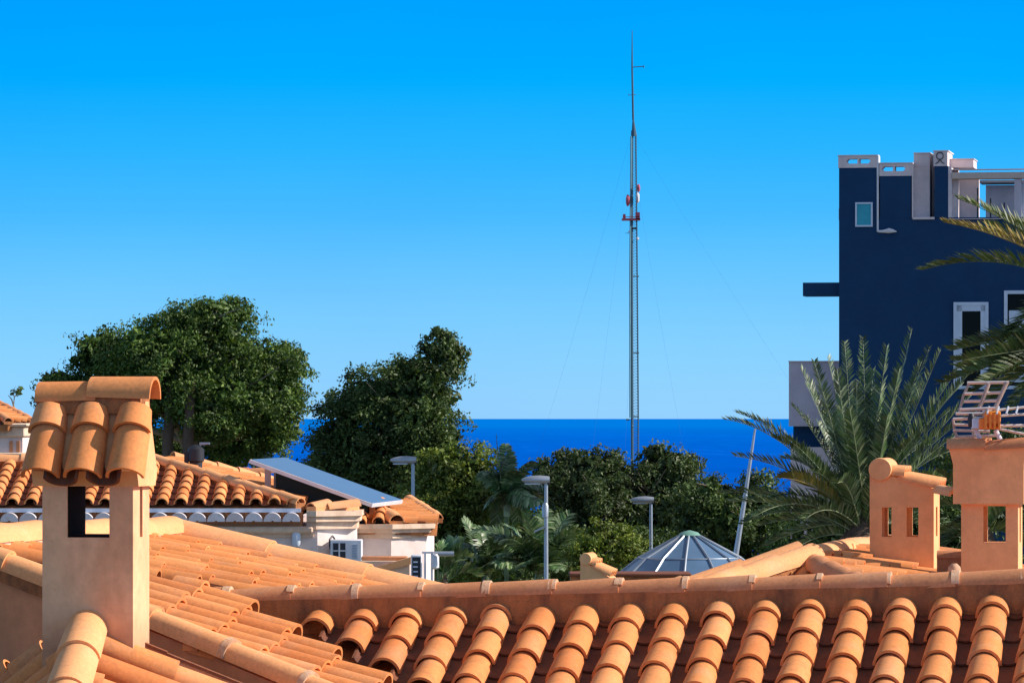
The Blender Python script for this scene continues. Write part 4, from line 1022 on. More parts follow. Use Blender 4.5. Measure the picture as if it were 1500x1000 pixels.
# ------------------------------------------------------------------ navy building
def navy_building():
    Y = 110.0; G = P(1229, 613, Y); G.z = CAM_H; k0 = FPX / Y
    T = thing('apartment_building', 'tall navy blue building with white stepped parapets rising behind the palms at the right', 'building', (G.x + 3, G.y, 0))
    n = V
    def uz(px, py, v=0.0):
        p = hit(px, py, G + V * v, n); return ((p - G).dot(U), p.z - CAM_H)
    def bx(mb, px0, py0, px1, py1, v0, v1, vref=0.0):
        a = uz(px0, py1, vref); b = uz(px1, py0, vref)
        mb.box(G, U, V, a[0], b[0], v0, v1, a[1], b[1])
    zg = -CAM_H
    b = MB(); 
    def col(px0, px1, pyt, v0, v1, pyb=None):
        a = uz(px0, pyt); c = uz(px1, pyt); zb = zg if pyb is None else uz(px0, pyb)[1]
        b.box(G, U, V, a[0], c[0], v0, v1, zb, a[1])
    col(1229, 1640, 320.5, 0.0, 9.0)
    col(1229, 1285, 246, 0.0, 2.2, 320.5); col(1289, 1335, 257, 0.0, 1.2, 320.5); col(1369, 1389, 244, 0.0, 1.4, 320.5)
    b.build('wall', M['navy'], T)
    # window-bored white parapets
    def pierced(px0, py0, px1, py1, slots, dpt=0.35, v0=-0.02):
        u0, z1 = uz(px0, py0); u1, z0 = uz(px1, py1); w = MB()
        sl = [uz(a, py1)[0] for ab in slots for a in ab[:2]]
        s0 = uz(px0, slots[0][3])[1]; s1 = uz(px0, slots[0][2])[1]
        w.box(G, U, V, u0, u1, v0, v0 + dpt, z0, s0); w.box(G, U, V, u0, u1, v0, v0 + dpt, s1, z1)
        xs = [u0] + sl + [u1]
        for i in range(0, len(xs), 2): w.box(G, U, V, xs[i], xs[i + 1], v0, v0 + dpt, s0, s1)
        # rounded outer ends of the slots
        for i, (uu, sg) in enumerate(((sl[0], 1), (sl[-1], -1))):
            e = (s1 - s0) * .45
            for zz, sgz in ((s0, 1), (s1, -1)):
                w.prism([G + U * uu + V * (v0 + .01) + ZUP * zz, G + U * (uu + sg * e) + V * (v0 + .01) + ZUP * zz, G + U * uu + V * (v0 + .01) + ZUP * (zz + sgz * e)], V * (dpt - .02))
        return w.build('pierced_parapet', M['bwhite'], T, 20)
    pierced(1228, 229, 1284.5, 246, [(1240, 1256, 233.5, 240.5), (1259, 1275, 233.5, 240.5)])
    pierced(1288, 240, 1336, 258, [(1292, 1308, 244.5, 251.5), (1311, 1326, 244.5, 251.5)])
    w = MB()
    bx(w, 1227, 227.2, 1286.5, 229, -.06, .4); w.build('coping', M['white_paint'], T)
    w = MB(); bx(w, 1287, 238.4, 1337, 240, -.06, .4); w.build('coping', M['white_paint'], T)
    w = MB(); bx(w, 1284.5, 229, 1287.2, 340, -.03, .35); w.build('edge_trim', M['white_paint'], T)
    w = MB(); bx(w, 1336, 238.4, 1337.6, 320.5, -.03, .5); w.build('edge_trim', M['bwhite'], T)
    w = MB(); bx(w, 1337.4, 318.5, 1369, 322, -.08, .4); w.build('ledge', M['bwhite'], T)
    w = MB(); bx(w, 1338.5, 225, 1362, 318.5, .25, .9, .25); bx(w, 1338.5, 243.2, 1357, 244.2, .235, .26, .235); w.build('white_pier', M['bwhite'], T)
    w = MB(); bx(w, 1361.5, 226, 1369, 318.5, .95, 1.1, .95); w.build('white_pier', M['bwhite'], T)
    w = MB(); bx(w, 1367.5, 222, 1388, 244, -.02, 1.4); w.build('pier_head', M['bwhite'], T)
    w = MB(); bx(w, 1388.5, 234, 1426, 246, .6, 1.6, .6); bx(w, 1388.5, 232.5, 1427, 234, .55, 1.7, .55); w.build('roof_block', M['bwhite'], T)
    w = MB(); bx(w, 1366.8, 220.6, 1390, 222.2, -.06, 1.45); bx(w, 1337.8, 223.6, 1363, 225, .2, .95, .2); w.build('coping', M['white_paint'], T)
    # scrolled iron ornament on the pier head
    w = MB(); c0 = G + U * uz(1377, 230)[0] + ZUP * uz(1377, 229)[1] - V * .04
    w.tube([c0 + U * math.cos(t) * .085 + ZUP * math.sin(t) * .085 for t in [i * math.pi / 8 for i in range(17)]], .012, 5)
    for dx in (-1, 1): w.tube([c0 - ZUP * .09, c0 + U * dx * .05 - ZUP * .16, c0 + U * dx * .11 - ZUP * .19], .012, 5)
    w.build('ornament', M['dark_metal'], T)
    # roof terrace
    w = MB(); bx(w, 1393, 246, 1640, 249.5, .0, .3); w.build('upper_rail', M['bwhite'], T)
    w = MB(); bx(w, 1394.5, 251, 1640, 262.5, -.06, .5); w.build('beam', M['beige'], T)
    w = MB(); bx(w, 1389, 246, 1394, 319, .0, .5); bx(w, 1394, 249.5, 1404, 319, .30, .5, .3); w.build('pillar', M['bwhite'], T)
    w = MB(); bx(w, 1404.5, 262.5, 1434, 319, .8, 1.0, .8); w.build('partition', M['bwhite'], T)
    w = MB(); bx(w, 1444, 270, 1640, 319, 3.0, 3.3, 3.0); w.build('partition', M['bwhite'], T)
    w = MB(); bx(w, 1434, 262.5, 1640, 268, 2.5, 3.6, 2.5); w.build('terrace_soffit', M['beige'], T)
    w = MB(); bx(w, 1486, 262.5, 1495.5, 319, .0, .35); w.build('pillar', M['bgrey'], T)
    w = MB(); bx(w, 1496, 266, 1499, 319, .4, .7); w.build('pillar', M['white_paint'], T)
    w = MB(); bx(w, 1389, 319, 1640, 322, -.08, .5); w.build('terrace_sill', M['bwhite'], T)
    for px, pt in ((1431, 276), (1450, 291), (1470, 297)):
        w = MB(); bx(w, px, pt, px + 2, 319, .6, .66, .6); w.build('terrace_post', M['dark_metal'], T)
    # bird-shaped white bracket lamp at the end of the trim
    w = MB(); q = lambda px, py, v=-.1: G + U * uz(px, py)[0] + ZUP * uz(px, py)[1] + V * v
    w.tube([q(1287, 339.5), q(1294, 339.5), q(1303, 338.5), q(1309, 339), q(1314, 340)], [.03, .035, .065, .04, .01], 8)
    w.build('bracket_lamp', M['white_paint'], T)
    # small teal window
    def window(px0, py0, px1, py1, fr, gmat, name='window', mull=None, frm='pvc', dep=.05):
        u0, z1 = uz(px0, py0); u1, z0 = uz(px1, py1); w = MB(); f = fr
        a = (u1 - u0) * f / (px1 - px0)
        for (x0, x1, y0, y1) in ((u0, u1, z1 - a, z1), (u0, u1, z0, z0 + a), (u0, u0 + a, z0 + a, z1 - a), (u1 - a, u1, z0 + a, z1 - a)):
            w.box(G, U, V, x0, x1, -dep, .02, y0, y1)
        if mull: 
            for m0, m1 in mull: w.box(G, U, V, uz(m0, py0)[0], uz(m1, py0)[0], -dep * .7, .02, z0 + a, z1 - a)
        fo = w.build(name, M[frm], T)
        g = MB(); g.box(G, U, V, u0 + a, u1 - a, -.012, .01, z0 + a, z1 - a); g.build('pane', M[gmat], fo)
        return fo
    window(1253, 297, 1278.5, 332.5, 2.4, 'teal_glass')
    f = window(1397, 443, 1448, 570, 4.5, 'dark_glass', 'balcony_door', [(1401.5, 1409.5), (1436.5, 1443.5)])
    w = MB(); a, zt_ = uz(1401.5, 447.5); b2, zb_ = uz(1443.5, 456); w.box(G, U, V, a, b2, -.035, .02, zb_, zt_); w.build('door_head', M['pvc'], f)
    f = window(1471, 426, 1560, 570, 5, 'dark_glass', 'balcony_door', [])
    w = MB(); a, zt_ = uz(1478, 455); b2, zb_ = uz(1550, 560); w.box(G, U, V, a, b2, -.035, .02, zb_, zt_, .01); a2, z2 = uz(1481, 510); w.box(G, U, V, a + .03, b2 - .03, -.045, -.03, z2 - .02, z2 + .02); w.build('shutter', M['pvc'], f)
    w = MB(); a, z_ = uz(1228, 380); w.box(G, U, V, a - .05, a + .02, .1, .3, z_ - .0, z_ + 1.2); 
    w = MB(); bx(w, 1226.6, 305, 1228.9, 322, .3, .5); w.build('side_bracket', M['bgrey'], T)
    # dark beam cantilevered to the left
    w = MB(); bx(w, 1176, 414, 1229.3, 434, .2, .9, .2); w.build('cantilever_beam', M['navy'], T)
    settle(T)
    # lower wing
    Wn = thing('annexe', 'plain lilac grey block with a white wall beneath, left of the navy building', 'building', (G.x - .6, G.y + 1, 0))
    w = MB(); bx(w, 1155.5, 530, 1300, 624.5, 1.0, 5.0, 1.0); w.build('upper_block', M['bgrey'], Wn)
    w = MB(); bx(w, 1154.8, 528.5, 1300, 530.2, .95, 5.05, 1.0); w.build('coping', M['bwhite'], Wn)
    w = MB(); bx(w, 1162, 624.6, 1300, 655, 1.6, 4.6, 1.6); w.build('recessed_band', M['navy'], Wn)  # recessed navy band between the upper block and the lower wall
    w = MB(); a = uz(1158, 655, 1.2); w.box(G, U, V, a[0], a[0] + 3.0, 1.2, 4.8, zg, a[1]); w.build('lower_wall', M['bwhite'], Wn)
    w = MB(); bx(w, 1163, 742, 1167, 758, 1.14, 1.2, 1.14); w.build('slot', M['dark_metal'], Wn)
    settle(Wn)
navy_building()
# ------------------------------------------------------------------ trees
def leaf_mesh(name, lobes, n_cl, per, cl_r, leaf, seed, mat, parent, asp=0.5, fill=0.22, twig=None, upb=0.35, tip=0.0, zcut=None, sub=0.0):
    """a crown of single small leaves gathered in sprays: lobes = [(centre, rx, ry, rz)]"""
    rg = np.random.default_rng(seed)
    C = np.array([list(l[0]) for l in lobes]); Rr = np.array([[l[1], l[2], l[3]] for l in lobes])
    w = (Rr[:, 0] * Rr[:, 2] + Rr[:, 1] * Rr[:, 2]); w = w / w.sum()
    idx = rg.choice(len(lobes), n_cl, p=w)
    dr = rg.normal(size=(n_cl, 3)); dr /= np.linalg.norm(dr, axis=1)[:, None]
    rad = rg.uniform(0.72, 1.06, n_cl); inner = rg.random(n_cl) < fill; rad[inner] = rg.uniform(0.2, 0.75, inner.sum())
    # lumpy outline: displace by a few random harmonics
    ph = rg.uniform(0, 6.28, (6, 3)); fr = rg.uniform(2, 5, (6, 3))
    lump = sum(np.sin((dr * fr[i]).sum(1) * 2 + ph[i, 0] + idx * 1.7) for i in range(6)) / 6.0
    cc = C[idx] + dr * Rr[idx] * (rad + 0.16 * lump)[:, None]
    if sub > 0:      # boughs: rounded sub-clumps sitting on the lobes, leaves on their outer and upper side
        ns = max(4, int(n_cl / 34)); si = rg.choice(len(lobes), ns, p=w)
        sd = rg.normal(size=(ns, 3)); sd /= np.linalg.norm(sd, axis=1)[:, None]
        sc_ = C[si] + sd * Rr[si] * rg.uniform(.70, .98, ns)[:, None]; sr = sub * rg.uniform(.6, 1.3, ns)
        on = rg.random(n_cl) < .82; pick = rg.integers(0, ns, n_cl)
        d2 = rg.normal(size=(n_cl, 3)) + np.array([0, 0, .45]); d2 /= np.linalg.norm(d2, axis=1)[:, None]
        c2 = sc_[pick] + d2 * (sr[pick] * rg.uniform(.75, 1.05, n_cl))[:, None] * np.array([1.15, 1.15, .75])
        use = on & ~inner; cc[use] = c2[use]; dr[use] = d2[use]
    N = n_cl * per
    ci = np.repeat(np.arange(n_cl), per)
    scl = rg.uniform(0.55, 1.25, n_cl)
    off = rg.normal(size=(N, 3)); off /= np.linalg.norm(off, axis=1)[:, None]
    off *= (rg.random(N) ** 0.5 * cl_r)[:, None] * scl[ci][:, None]; off[:, 2] *= 0.75
    p = cc[ci] + off
    # leaf normal biased upwards/outwards
    nrm = rg.normal(size=(N, 3)) + dr[ci] * 0.7 + off / cl_r * 0.6; nrm[:, 2] += upb; nrm /= np.linalg.norm(nrm, axis=1)[:, None]
    a = np.cross(nrm, rg.normal(size=(N, 3))); a /= np.linalg.norm(a, axis=1)[:, None]; b = np.cross(nrm, a)
    sz = leaf * rg.uniform(0.6, 1.3, N) * np.where(inner[ci], 1.9, 1.0)
    A = a * sz[:, None]; B = b * (sz * asp)[:, None]
    vs = np.empty((N, 4, 3)); vs[:, 0] = p - A; vs[:, 1] = p + B + nrm * (sz * .15)[:, None]; vs[:, 2] = p + A; vs[:, 3] = p - B + nrm * (sz * .15)[:, None]
    if zcut is not None:
        keep = p[:, 2] > zcut; vs = vs[keep]; N = len(vs)
    me = bpy.data.meshes.new(name); me.vertices.add(N * 4); me.loops.add(N * 4); me.polygons.add(N)
    me.vertices.foreach_set('co', vs.reshape(-1)); me.loops.foreach_set('vertex_index', np.arange(N * 4, dtype=np.int32))
    me.polygons.foreach_set('loop_start', np.arange(N, dtype=np.int32) * 4)
    me.update(calc_edges=True); me.materials.append(mat)
    o = bpy.data.objects.new(name, me); COL.objects.link(o); o.parent = parent
    return o
def tree(label, cat, px, Y, lobes, seed, mat, leaf=0.12, dens=1.0, trunk_r=0.2, trunk_top=None, limbs=True, bark='bark', name='tree', per=26, cl=0.30, group=None, fill=0.36, trunks=None, limb_up=0.5, extra=None, tdy=0.0, sub=0.42):
    """lobes: [(px, py, rpx, rpy, dy)]"""
    k = FPX / Y
    bx = P(px, 613, Y).x
    T = thing(name, label, cat, (bx, Y, 0), group)
    L = []
    for (lx, ly, rx, ry, dy) in lobes:
        kk = FPX / (Y + dy); L.append((P(lx, ly, Y + dy), rx / kk, (rx + ry) * 0.5 / kk * 0.95, ry / kk))
    area = sum((l[1] * l[3] * 4 + l[1] * l[2] * 2) for l in L)
    n = int(area * 26 * dens / (cl * cl * 11) * 1.6)
    leaf_mesh('crown', L, n, per, cl, leaf * .88, seed, M[mat], T, fill=fill, sub=sub)
    rg = random.Random(seed)
    tt = P(*(trunk_top or (px, lobes[0][1])), Y)
    b = MB()
    for j, (tx, lean) in enumerate(trunks or [(px, 0)]):
        t0 = Vector((P(tx, 613, Y).x, Y + j * .6 + tdy, -0.2)); t1 = Vector((tt.x + (t0.x - bx) * 1.2 + lean, Y + j * .3 + tdy * .6, tt.z))
        pts = [t0.lerp(t1, i / 6) + Vector((rg.uniform(-.12, .12), rg.uniform(-.1, .1), 0)) * (1 if 0 < i < 6 else 0) for i in range(7)]
        b.tube(pts, [trunk_r * (1 - .55 * i / 6) for i in range(7)], 10)
    b.build('trunk', M[bark], T, 60)
    if limbs:
        for (c, rx, ry, rz) in L:
            b = MB(); s = tt.lerp(Vector((bx, Y, 0)), rg.uniform(.0, .25)); e = c + Vector((rg.uniform(-.3, .3) * rx, rg.uniform(-.6, 0.) * ry, rz * .35))
            mid = s.lerp(e, .5) + Vector((0, 0, -abs(e.x - s.x) * .12)); b.tube([s, s.lerp(mid, .5) + ZUP * .1, mid, mid.lerp(e, .6) + ZUP * .08, e], [trunk_r * .45, trunk_r * .36, trunk_r * .27, trunk_r * .17, .015], 7)
            for q in range(7):
                ps = mid.lerp(e, rg.uniform(-.2, .9)); pe = ps + Vector((rg.uniform(-1, 1) * rx * .8, rg.uniform(-1, .3) * ry * .8, rg.uniform(.0, 1) * rz * .75))
                b.tube([ps, ps.lerp(pe, .5) + ZUP * rg.uniform(-.08, .08), pe], [trunk_r * .14, trunk_r * .09, .008], 5)
            b.build('limb', M['bark_pale'], T, 60)
    if extra: extra(T)
    settle(T); return T

tree('large broad pine with a rounded dense crown and two bare trunks behind the left chimney', 'tree', 275, 130,
     [(300, 497, 95, 54, 0), (158, 522, 66, 42, .5), (215, 520, 75, 48, -.8), (392, 550, 70, 50, .3), (250, 560, 120, 60, 0), (335, 590, 106, 62, -.6),
      (88, 566, 42, 24, .8), (120, 585, 60, 40, 0), (190, 600, 60, 50, 1.2), (385, 622, 56, 44, .3), (350, 650, 78, 42, 1.0), (230, 665, 70, 40, 2.6), (310, 466, 52, 26, -.3)],
     101, 'leaf_pine', leaf=0.065, dens=1.15, trunk_r=.30, trunk_top=(278, 560), trunks=[(281, 0.0), (252, 0.1)], tdy=-2.4, name='pine_tree')
def spray(T):
    L = []
    for (x, y, r_) in ((642, 492, 14), (655, 500, 18), (668, 512, 15), (675, 530, 12), (628, 508, 16), (680, 518, 8), (660, 545, 18), (640, 487, 8)):
        L.append((P(x, y, 120), r_ * 120 / FPX, .35, r_ * 120 / FPX))
    leaf_mesh('loose_sprays', L, 150, 14, .15, .055, 9, M['leaf_mid'], T, fill=.3)
tree('dark evergreen tree with a loose spiky top leaning right, left of centre', 'tree', 590, 120,
     [(600, 562, 62, 40, 0), (543, 584, 42, 36, .4), (622, 548, 40, 30, -.3), (652, 528, 20, 22, 0), (520, 600, 44, 34, 0), (590, 610, 80, 52, -.3), (500, 645, 56, 34, .3), (560, 670, 90, 50, 0), (635, 590, 36, 38, .5), (635, 650, 52, 40, .4),
      (480, 690, 50, 40, .8), (600, 720, 90, 55, .6), (520, 730, 60, 60, 1)],
     103, 'leaf_dark', leaf=0.062, dens=1.1, trunk_r=.2, trunk_top=(590, 610), name='evergreen_tree', extra=spray)
tree('rounded olive green bush tree directly right of the first street lamp', 'tree', 670, 116,
     [(675, 690, 55, 46, 0), (640, 710, 40, 46, .4), (695, 730, 38, 50, -.2), (655, 770, 62, 56, -.4), (700, 780, 34, 50, .3), (665, 830, 60, 50, 0), (610, 790, 30, 50, .8)],
     105, 'leaf_olive', leaf=0.059, dens=1.15, trunk_r=.12, trunk_top=(670, 740), name='bush_tree', cl=.26)
tree('grey green tree with a broken uneven top below the mast, right of the banana leaves', 'tree', 855, 150,
     [(870, 690, 46, 34, 0), (830, 690, 34, 26, .6), (820, 735, 46, 50, 0), (875, 740, 62, 50, -.6), (800, 690, 16, 20, .5), (850, 800, 80, 60, -.6), (910, 700, 26, 30, .6)],
     107, 'leaf_mid', leaf=0.077, dens=1.0, trunk_r=.18, trunk_top=(855, 720), name='evergreen_tree', cl=.34)
tree('domed grey green tree directly right of the mast foot', 'tree', 975, 150,
     [(970, 685, 42, 36, 0), (1000, 710, 46, 36, .5), (940, 730, 44, 48, -.2), (985, 765, 66, 54, -.6), (940, 800, 60, 50, .5), (960, 662, 18, 14, 0)],
     109, 'leaf_mid', leaf=0.077, dens=1.0, trunk_r=.18, trunk_top=(975, 720), name='evergreen_tree', cl=.34)
tree('low dark green tree behind the leaning pole', 'tree', 1080, 140,
     [(1050, 730, 50, 34, 0), (1110, 735, 50, 40, .4), (1075, 770, 70, 50, -.5), (1135, 770, 40, 50, 0), (1030, 770, 40, 44, .3), (1060, 830, 100, 50, 0)],
     111, 'leaf_dark', leaf=0.074, dens=1.0, trunk_r=.15, trunk_top=(1080, 760), name='evergreen_tree', cl=.34)
tree('small round bright green shrub left of the blue conical roof', 'shrub', 890, 105,
     [(875, 800, 36, 42, 0), (905, 800, 26, 36, .3), (860, 830, 30, 30, -.3)],
     113, 'leaf_olive', leaf=0.050, dens=.9, trunk_r=.08, trunk_top=(885, 810), name='shrub', cl=.22)
tree('dense dark tree mass behind the right chimneys and palm base', 'tree', 1330, 100,
     [(1240, 780, 70, 60, 0), (1330, 760, 80, 60, .5), (1420, 740, 80, 80, .5), (1480, 700, 60, 80, 1), (1380, 830, 120, 50, 0), (1180, 810, 60, 40, 0)],
     115, 'leaf_dark', leaf=0.062, dens=.9, trunk_r=.15, trunk_top=(1330, 760), name='evergreen_tree', cl=.3)
tree('dark clipped hedge trees filling the gap behind the broad tropical leaves', 'hedge', 760, 134,
     [(720, 800, 50, 60, 0), (770, 790, 50, 60, .4), (820, 810, 50, 60, 0), (760, 845, 90, 50, -.4), (745, 760, 30, 50, .3), (690, 830, 40, 50, 0), (930, 830, 90, 50, 0)],
     117, 'leaf_dark', leaf=0.075, dens=.9, trunk_r=.1, trunk_top=(760, 800), name='hedge', cl=.34)
def twig():
    T = thing('bare_sapling', 'thin nearly bare twig standing above the far left roof', 'sapling', (P(24, 613, 84).x, 84, 0))
    b = MB(); q = lambda x, y: P(x, y, 84)
    b.tube([Vector((q(24, 613).x, 84, 0)), q(24, 640), q(21, 598), q(17, 585), q(12, 579)], [.05, .03, .018, .012, .006], 6)
    b.tube([q(20, 596), q(21, 582), q(27, 575), q(31, 568)], [.012, .01, .008, .004], 5); b.tube([q(21, 582), q(19, 573), q(23, 566)], [.01, .007, .003], 5)
    b.build('stem', M['bark_pale'], T)
    leaf_mesh('leaves', [(q(27, 573), .07, .07, .07), (q(21, 574), .06, .06, .06), (q(30, 571), .04, .04, .04)], 12, 6, .06, .035, 5, M['leaf_dark'], T)
    settle(T)
twig()

# ------------------------------------------------------------------ palms
def frond(base, ctrl, tip, seed, lf=0.34, n=62, wide=0.022, start=0.12, droop=0.25, vee=0.55, rach=0.018, tipcurl=0.0, side=None, sweep=0.9):
    """returns (vertex list, face list) of a pinnate leaf: stalk plus folded leaflets both sides"""
    rg = random.Random(seed); mb = MB()
    def B(t): return base * (1 - t) ** 2 + ctrl * (2 * t * (1 - t)) + tip * t * t
    def Tn(t): return ((ctrl - base) * (1 - t) + (tip - ctrl) * t).normalized()
    pts = [B(i / 12) for i in range(13)]
    mb.tube(pts, [rach * (1 - .8 * i / 12) for i in range(13)], 5)
    s0 = (tip - base).cross(ZUP)
    if s0.length < 1e-3: s0 = X.copy()
    s0.normalize()
    tw = rg.uniform(-.5, .5)
    for i in range(n):
        t = start + (1 - start) * (i + rg.uniform(-.2, .2)) / n
        t = min(max(t, 0), .995)
        p = B(t); tg = Tn(t); sd = (s0 - tg * s0.dot(tg)).normalized(); up = sd.cross(tg).normalized()
        if up.z < 0 and abs(tg.z) < .9: up = -up
        ca, sa = math.cos(tw), math.sin(tw); sd, up = sd * ca + up * sa, up * ca - sd * sa
        env = (0.35 + 0.65 * min(1, (t - start) * 5 + .1)) * (1.0 if t < .6 else 1 - .62 * ((t - .6) / .4) ** 1.3)
        L = lf * env * rg.uniform(.85, 1.12)
        for sg in (-1, 1):
            if rg.random() < .03: continue
            v = vee * rg.uniform(.6, 1.35)
            fw = sweep * (0.65 + 0.8 * t) * rg.uniform(.85, 1.15)
            d = (sd * sg + up * v + tg * fw).normalized()
            w = wide * rg.uniform(.8, 1.2)
            wv = d.cross(up * .9 + sd * sg * -.3 + tg * rg.uniform(-.3, .3)).normalized() * w
            q1 = p + d * L * .45 - ZUP * droop * L * .08; q2 = p + d * L - ZUP * droop * L * .5
            mb.add([p - wv * .35, p + wv * .35, q1 + wv, q1 - wv, q2], [(0, 1, 2, 3), (3, 2, 4)])
    return mb
def palm(name, label, c, fr, trunk_r, mat, seed, lf=.34, n=60, extra_random=0, rl=(2.6, 3.4), wide=.022, rand_up=(.1, 1.3), dry=0, lfs=None, ground=True, cat='palm tree', trunkname='trunk', face=None, sweep=.9, vee=.55, drp=1.0, stem='bark'):
    T = thing(name, label, cat, (c.x, c.y, 0)); rg = random.Random(seed)
    b = MB(); h = c.z; pr = []; zz = 0.0
    while zz < h: pr += [(trunk_r * 1.06, zz), (trunk_r * .94, zz + .09)]; zz += .12
    pr += [(trunk_r * 1.35, h - .25), (trunk_r * 1.5, h), (trunk_r * .8, h + .3), (.03, h + .45)]
    b.lathe(Vector((c.x, c.y, 0)), pr, 14); b.build(trunkname, M[stem], T, 30)
    k = 0
    for (tip, up, m) in fr:
        base = c + Vector((rg.uniform(-.1, .1), rg.uniform(-.1, .1), rg.uniform(0, .2)))
        ctrl = base.lerp(tip, .45) + ZUP * up + Vector((rg.uniform(-.1, .1), 0, 0))
        mb = frond(base, ctrl, tip, seed * 100 + k, lf, n, wide, droop=rg.uniform(.1, .4) * drp, sweep=sweep, vee=vee); mb.build('frond', M[m or mat], T, None); k += 1
    for i in range(extra_random):
        az = rg.uniform(0, 2 * math.pi); L = rg.uniform(*rl); el = rg.uniform(*rand_up)
        base = c + Vector((rg.uniform(-.1, .1), rg.uniform(-.1, .1), rg.uniform(0, .2)))
        dirv = Vector((math.cos(az) * math.cos(el), math.sin(az) * math.cos(el), math.sin(el)))
        tip = base + dirv * L - ZUP * (.12 + .25 * math.cos(el)) * L * .6
        ctrl = base + dirv * L * .55 + ZUP * .15 * L
        mb = frond(base, ctrl, tip, seed * 100 + 50 + i, lf * rg.uniform(.85, 1.1), n, wide, droop=rg.uniform(.1, .4) * drp, sweep=sweep, vee=vee); mb.build('frond', M[mat if i >= dry else 'palm_dry'], T, None)
    settle(T); return T
def palms():
    Y = 78.0; c = P(1262, 790, Y)
    tips = [(1060, 614, -.3, .95), (1078, 604, .6, .8), (1172, 538, 0, .25), (1192, 528, -.5, .2), (1212, 522, .5, .1), (1237, 500, -.3, .05), (1264, 494, .3, .05), (1300, 506, -.4, .05), (1336, 482, .2, .0),
            (1362, 508, .5, .12), (1378, 512, -.5, .2), (1408, 535, 0, .3), (1412, 560, .7, .5), (1392, 600, -.6, .25), (1160, 594, .8, .5), (1130, 640, -.7, .65), (1075, 668, .9, .6), (1052, 722, .2, .55),
            (1068, 735, -.8, .45), (1112, 770, .3, .4), (1180, 560, .9, .25), (1226, 540, -.9, .1), (1280, 540, .9, .1), (1318, 540, -.8, .1), (1350, 560, .9, .2), (1150, 640, -1.0, .4), (1198, 620, 1.1, .3),
            (1424, 542, -.5, .3), (1424, 578, .2, .35), (1416, 612, -.3, .4), (1398, 640, .3, .4), (1350, 530, -.4, .1), (1180, 760, -1.6, .6), (1330, 720, -1.7, .7), (1394, 660, .4, .5), (1380, 700, -.4, .55), (1140, 700, -1.2, .5), (1245, 600, -1.4, .3), (1300, 610, -1.4, .3), (1340, 640, -1.5, .4), (1190, 690, -1.5, .5), (1120, 800, .6, .4), (1150, 815, -.8, .35), (1345, 760, -.8, .4), (1290, 560, .2, .1), (1205, 570, .1, .12), (1255, 560, -.6, .05)]
    fr = [(P(x, y, Y + dy), up, 'palm_dry' if i in (35, 36) else None) for i, (x, y, dy, up) in enumerate(tips)]
    palm('date_palm', 'large grey green date palm spreading in a fan in front of the navy building', c, fr, .26, 'palm', 3, lf=.36, n=54, extra_random=12, rl=(1.8, 3.0), wide=.019, rand_up=(.0, .9), sweep=1.05, vee=.8)
    # tall palm at the right edge, crown outside the frame
    Y = 64.0; c = P(1655, 500, Y)
    tips = [(1402, 291, 0, .5, 0), (1382, 326, .4, .62, 'palm_dry'), (1350, 396, -.2, 1.0, 0), (1444, 330, .8, .6, 0), (1446, 532, -.3, 1.35, 0), (1392, 514, .3, .12, 0), (1405, 505, -.6, .15, 0), (1385, 560, .9, .2, 0), (1455, 545, -.8, 1.2, 0), (1410, 585, -.2, .3, 0), (1445, 520, .5, .1, 0), (1395, 530, -1.4, .1, 0), (1378, 562, -.3, .3, 0),
            (1400, 540, .6, .2, 0), (1425, 575, .7, .35, 0), (1452, 590, .2, .45, 0), (1500, 330, -.6, .3, 0), (1480, 600, -.9, .5, 0), (1410, 552, -1, .22, 0), (1420, 612, 1.2, .5, 0), (1440, 560, -1.2, .35, 0)]
    fr = [(P(x, y, Y + dy), up, m or None) for (x, y, dy, up, m) in tips]
    palm('date_palm', 'dark palm at the right edge whose long fronds reach in across the navy wall', c, fr, .22, 'palm_dark', 5, lf=.42, n=76, extra_random=5, rl=(1.2, 1.6), wide=.020, rand_up=(.7, 1.4), sweep=1.0, vee=.9)
    # low fronds behind the two right chimneys
    Y = 66.0; c = P(1440, 800, Y)
    fr = [(P(x, y, Y + dy), up, None) for (x, y, dy, up) in ((1395, 655, 0, .3), (1378, 740, .4, .3), (1385, 800, -.3, .2), (1400, 700, .4, .3), (1430, 660, 0, .2), (1480, 690, .3, .3), (1500, 740, -.3, .3), (1395, 770, .3, .3), (1410, 820, -.6, .2), (1455, 700, -.5, .2), (1372, 690, -.5, .35), (1520, 700, .5, .4), (1500, 800, .0, .3), (1360, 790, .5, .3))]
    palm('low_palm', 'low green palm filling the gap between the two right chimneys', c, fr, .14, 'palm_dark', 6, lf=.32, n=60, wide=.016)
    # broad leaved plants among the mid trees
    Y = 112.0; c = P(742, 742, Y)
    tips = ((727, 636, 0, .1), (748, 668, .3, .3), (780, 676, -.3, .35), (794, 712, .2, .6), (800, 752, -.2, .8), (706, 690, .3, .4), (765, 690, -.6, .5), (778, 745, -.8, .8), (712, 740, -.4, .5), (740, 650, .6, .15), (785, 725, .8, .7), (760, 765, .9, .7), (725, 770, .4, .7))
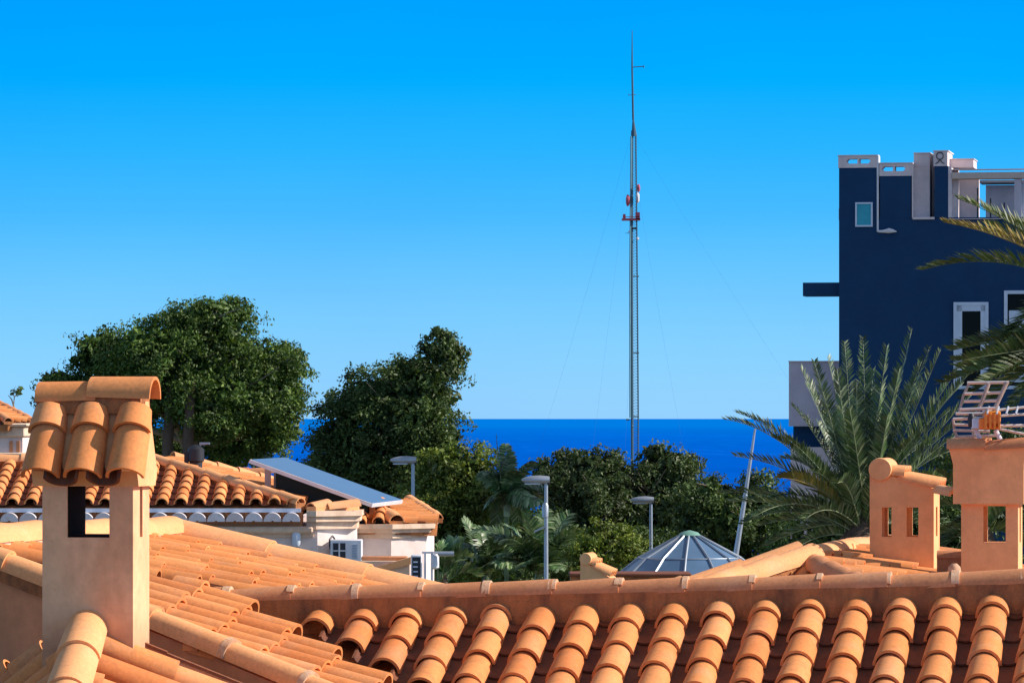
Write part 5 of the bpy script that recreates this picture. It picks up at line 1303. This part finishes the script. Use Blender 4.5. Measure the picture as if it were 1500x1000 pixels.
    palm('banana_plant', 'banana plant with torn broad drooping leaves between the olive bush tree and the second lamp', c, [(P(x, y, Y + dy), up, None) for (x, y, dy, up) in tips], .055, 'banana', 7, lf=.38, n=30, wide=.045, sweep=.5, vee=.05, drp=3.5, stem='banana', extra_random=6, rl=(.7, 1.3))
    Y = 108.0; c = P(790, 848, Y)
    tips = ((740, 770, 0, .5), (720, 800, .3, .6), (770, 752, -.3, .5), (800, 745, .5, .4), (830, 770, 0, .5), (855, 800, .2, .6), (862, 780, -.4, .7), (845, 830, .5, .4), (700, 835, -.3, .6), (752, 810, -.7, .5), (810, 800, -.8, .4), (780, 790, -.9, .4), (835, 752, .6, .4), (725, 825, -.9, .4), (860, 830, -.8, .4),
            (690, 780, .5, .8), (740, 790, -1.2, .6), (765, 830, -1.3, .5), (820, 835, -1.2, .5))
    palm('broadleaf_palm', 'low glossy tropical palm spreading at the foot of the second lamp', c, [(P(x, y, Y + dy), up, 'palm_dry' if i == 99 else None) for i, (x, y, dy, up) in enumerate(tips)], .08, 'banana', 8, lf=.46, n=28, wide=.036, extra_random=8, rl=(1.0, 1.6), sweep=.7, vee=.2, drp=2.4, stem='banana')
    Y = 109.0; c = P(712, 850, Y)
    tips = ((680, 760, 0, .4), (700, 770, .3, .5), (730, 775, -.3, .4), (665, 800, .2, .6), (755, 800, .2, .6), (690, 815, -.7, .5), (740, 830, -.6, .5), (660, 830, .1, .5), (715, 790, -.8, .3))
    palm('broadleaf_palm', 'tropical plant with arching pale-edged leaves below the olive bush tree', c, [(P(x, y, Y + dy), up, None) for (x, y, dy, up) in tips], .06, 'banana', 12, lf=.42, n=22, wide=.038, sweep=.7, vee=.1, drp=2.8, stem='banana', extra_random=5, rl=(.8, 1.2))
    Y = 106.0; c = P(650, 862, Y)
    tips = ((640, 800, 0, .3), (665, 790, .3, .3), (690, 815, -.3, .4), (625, 830, .2, .4), (700, 845, .2, .4), (655, 815, -.5, .3), (610, 850, 0, .3), (680, 790, .5, .4))
    palm('broadleaf_palm', 'small leafy palm just right of the equipment frame', c, [(P(x, y, Y + dy), up, None) for (x, y, dy, up) in tips], .08, 'banana', 9, lf=.5, n=16, wide=.05, sweep=.7)
palms()
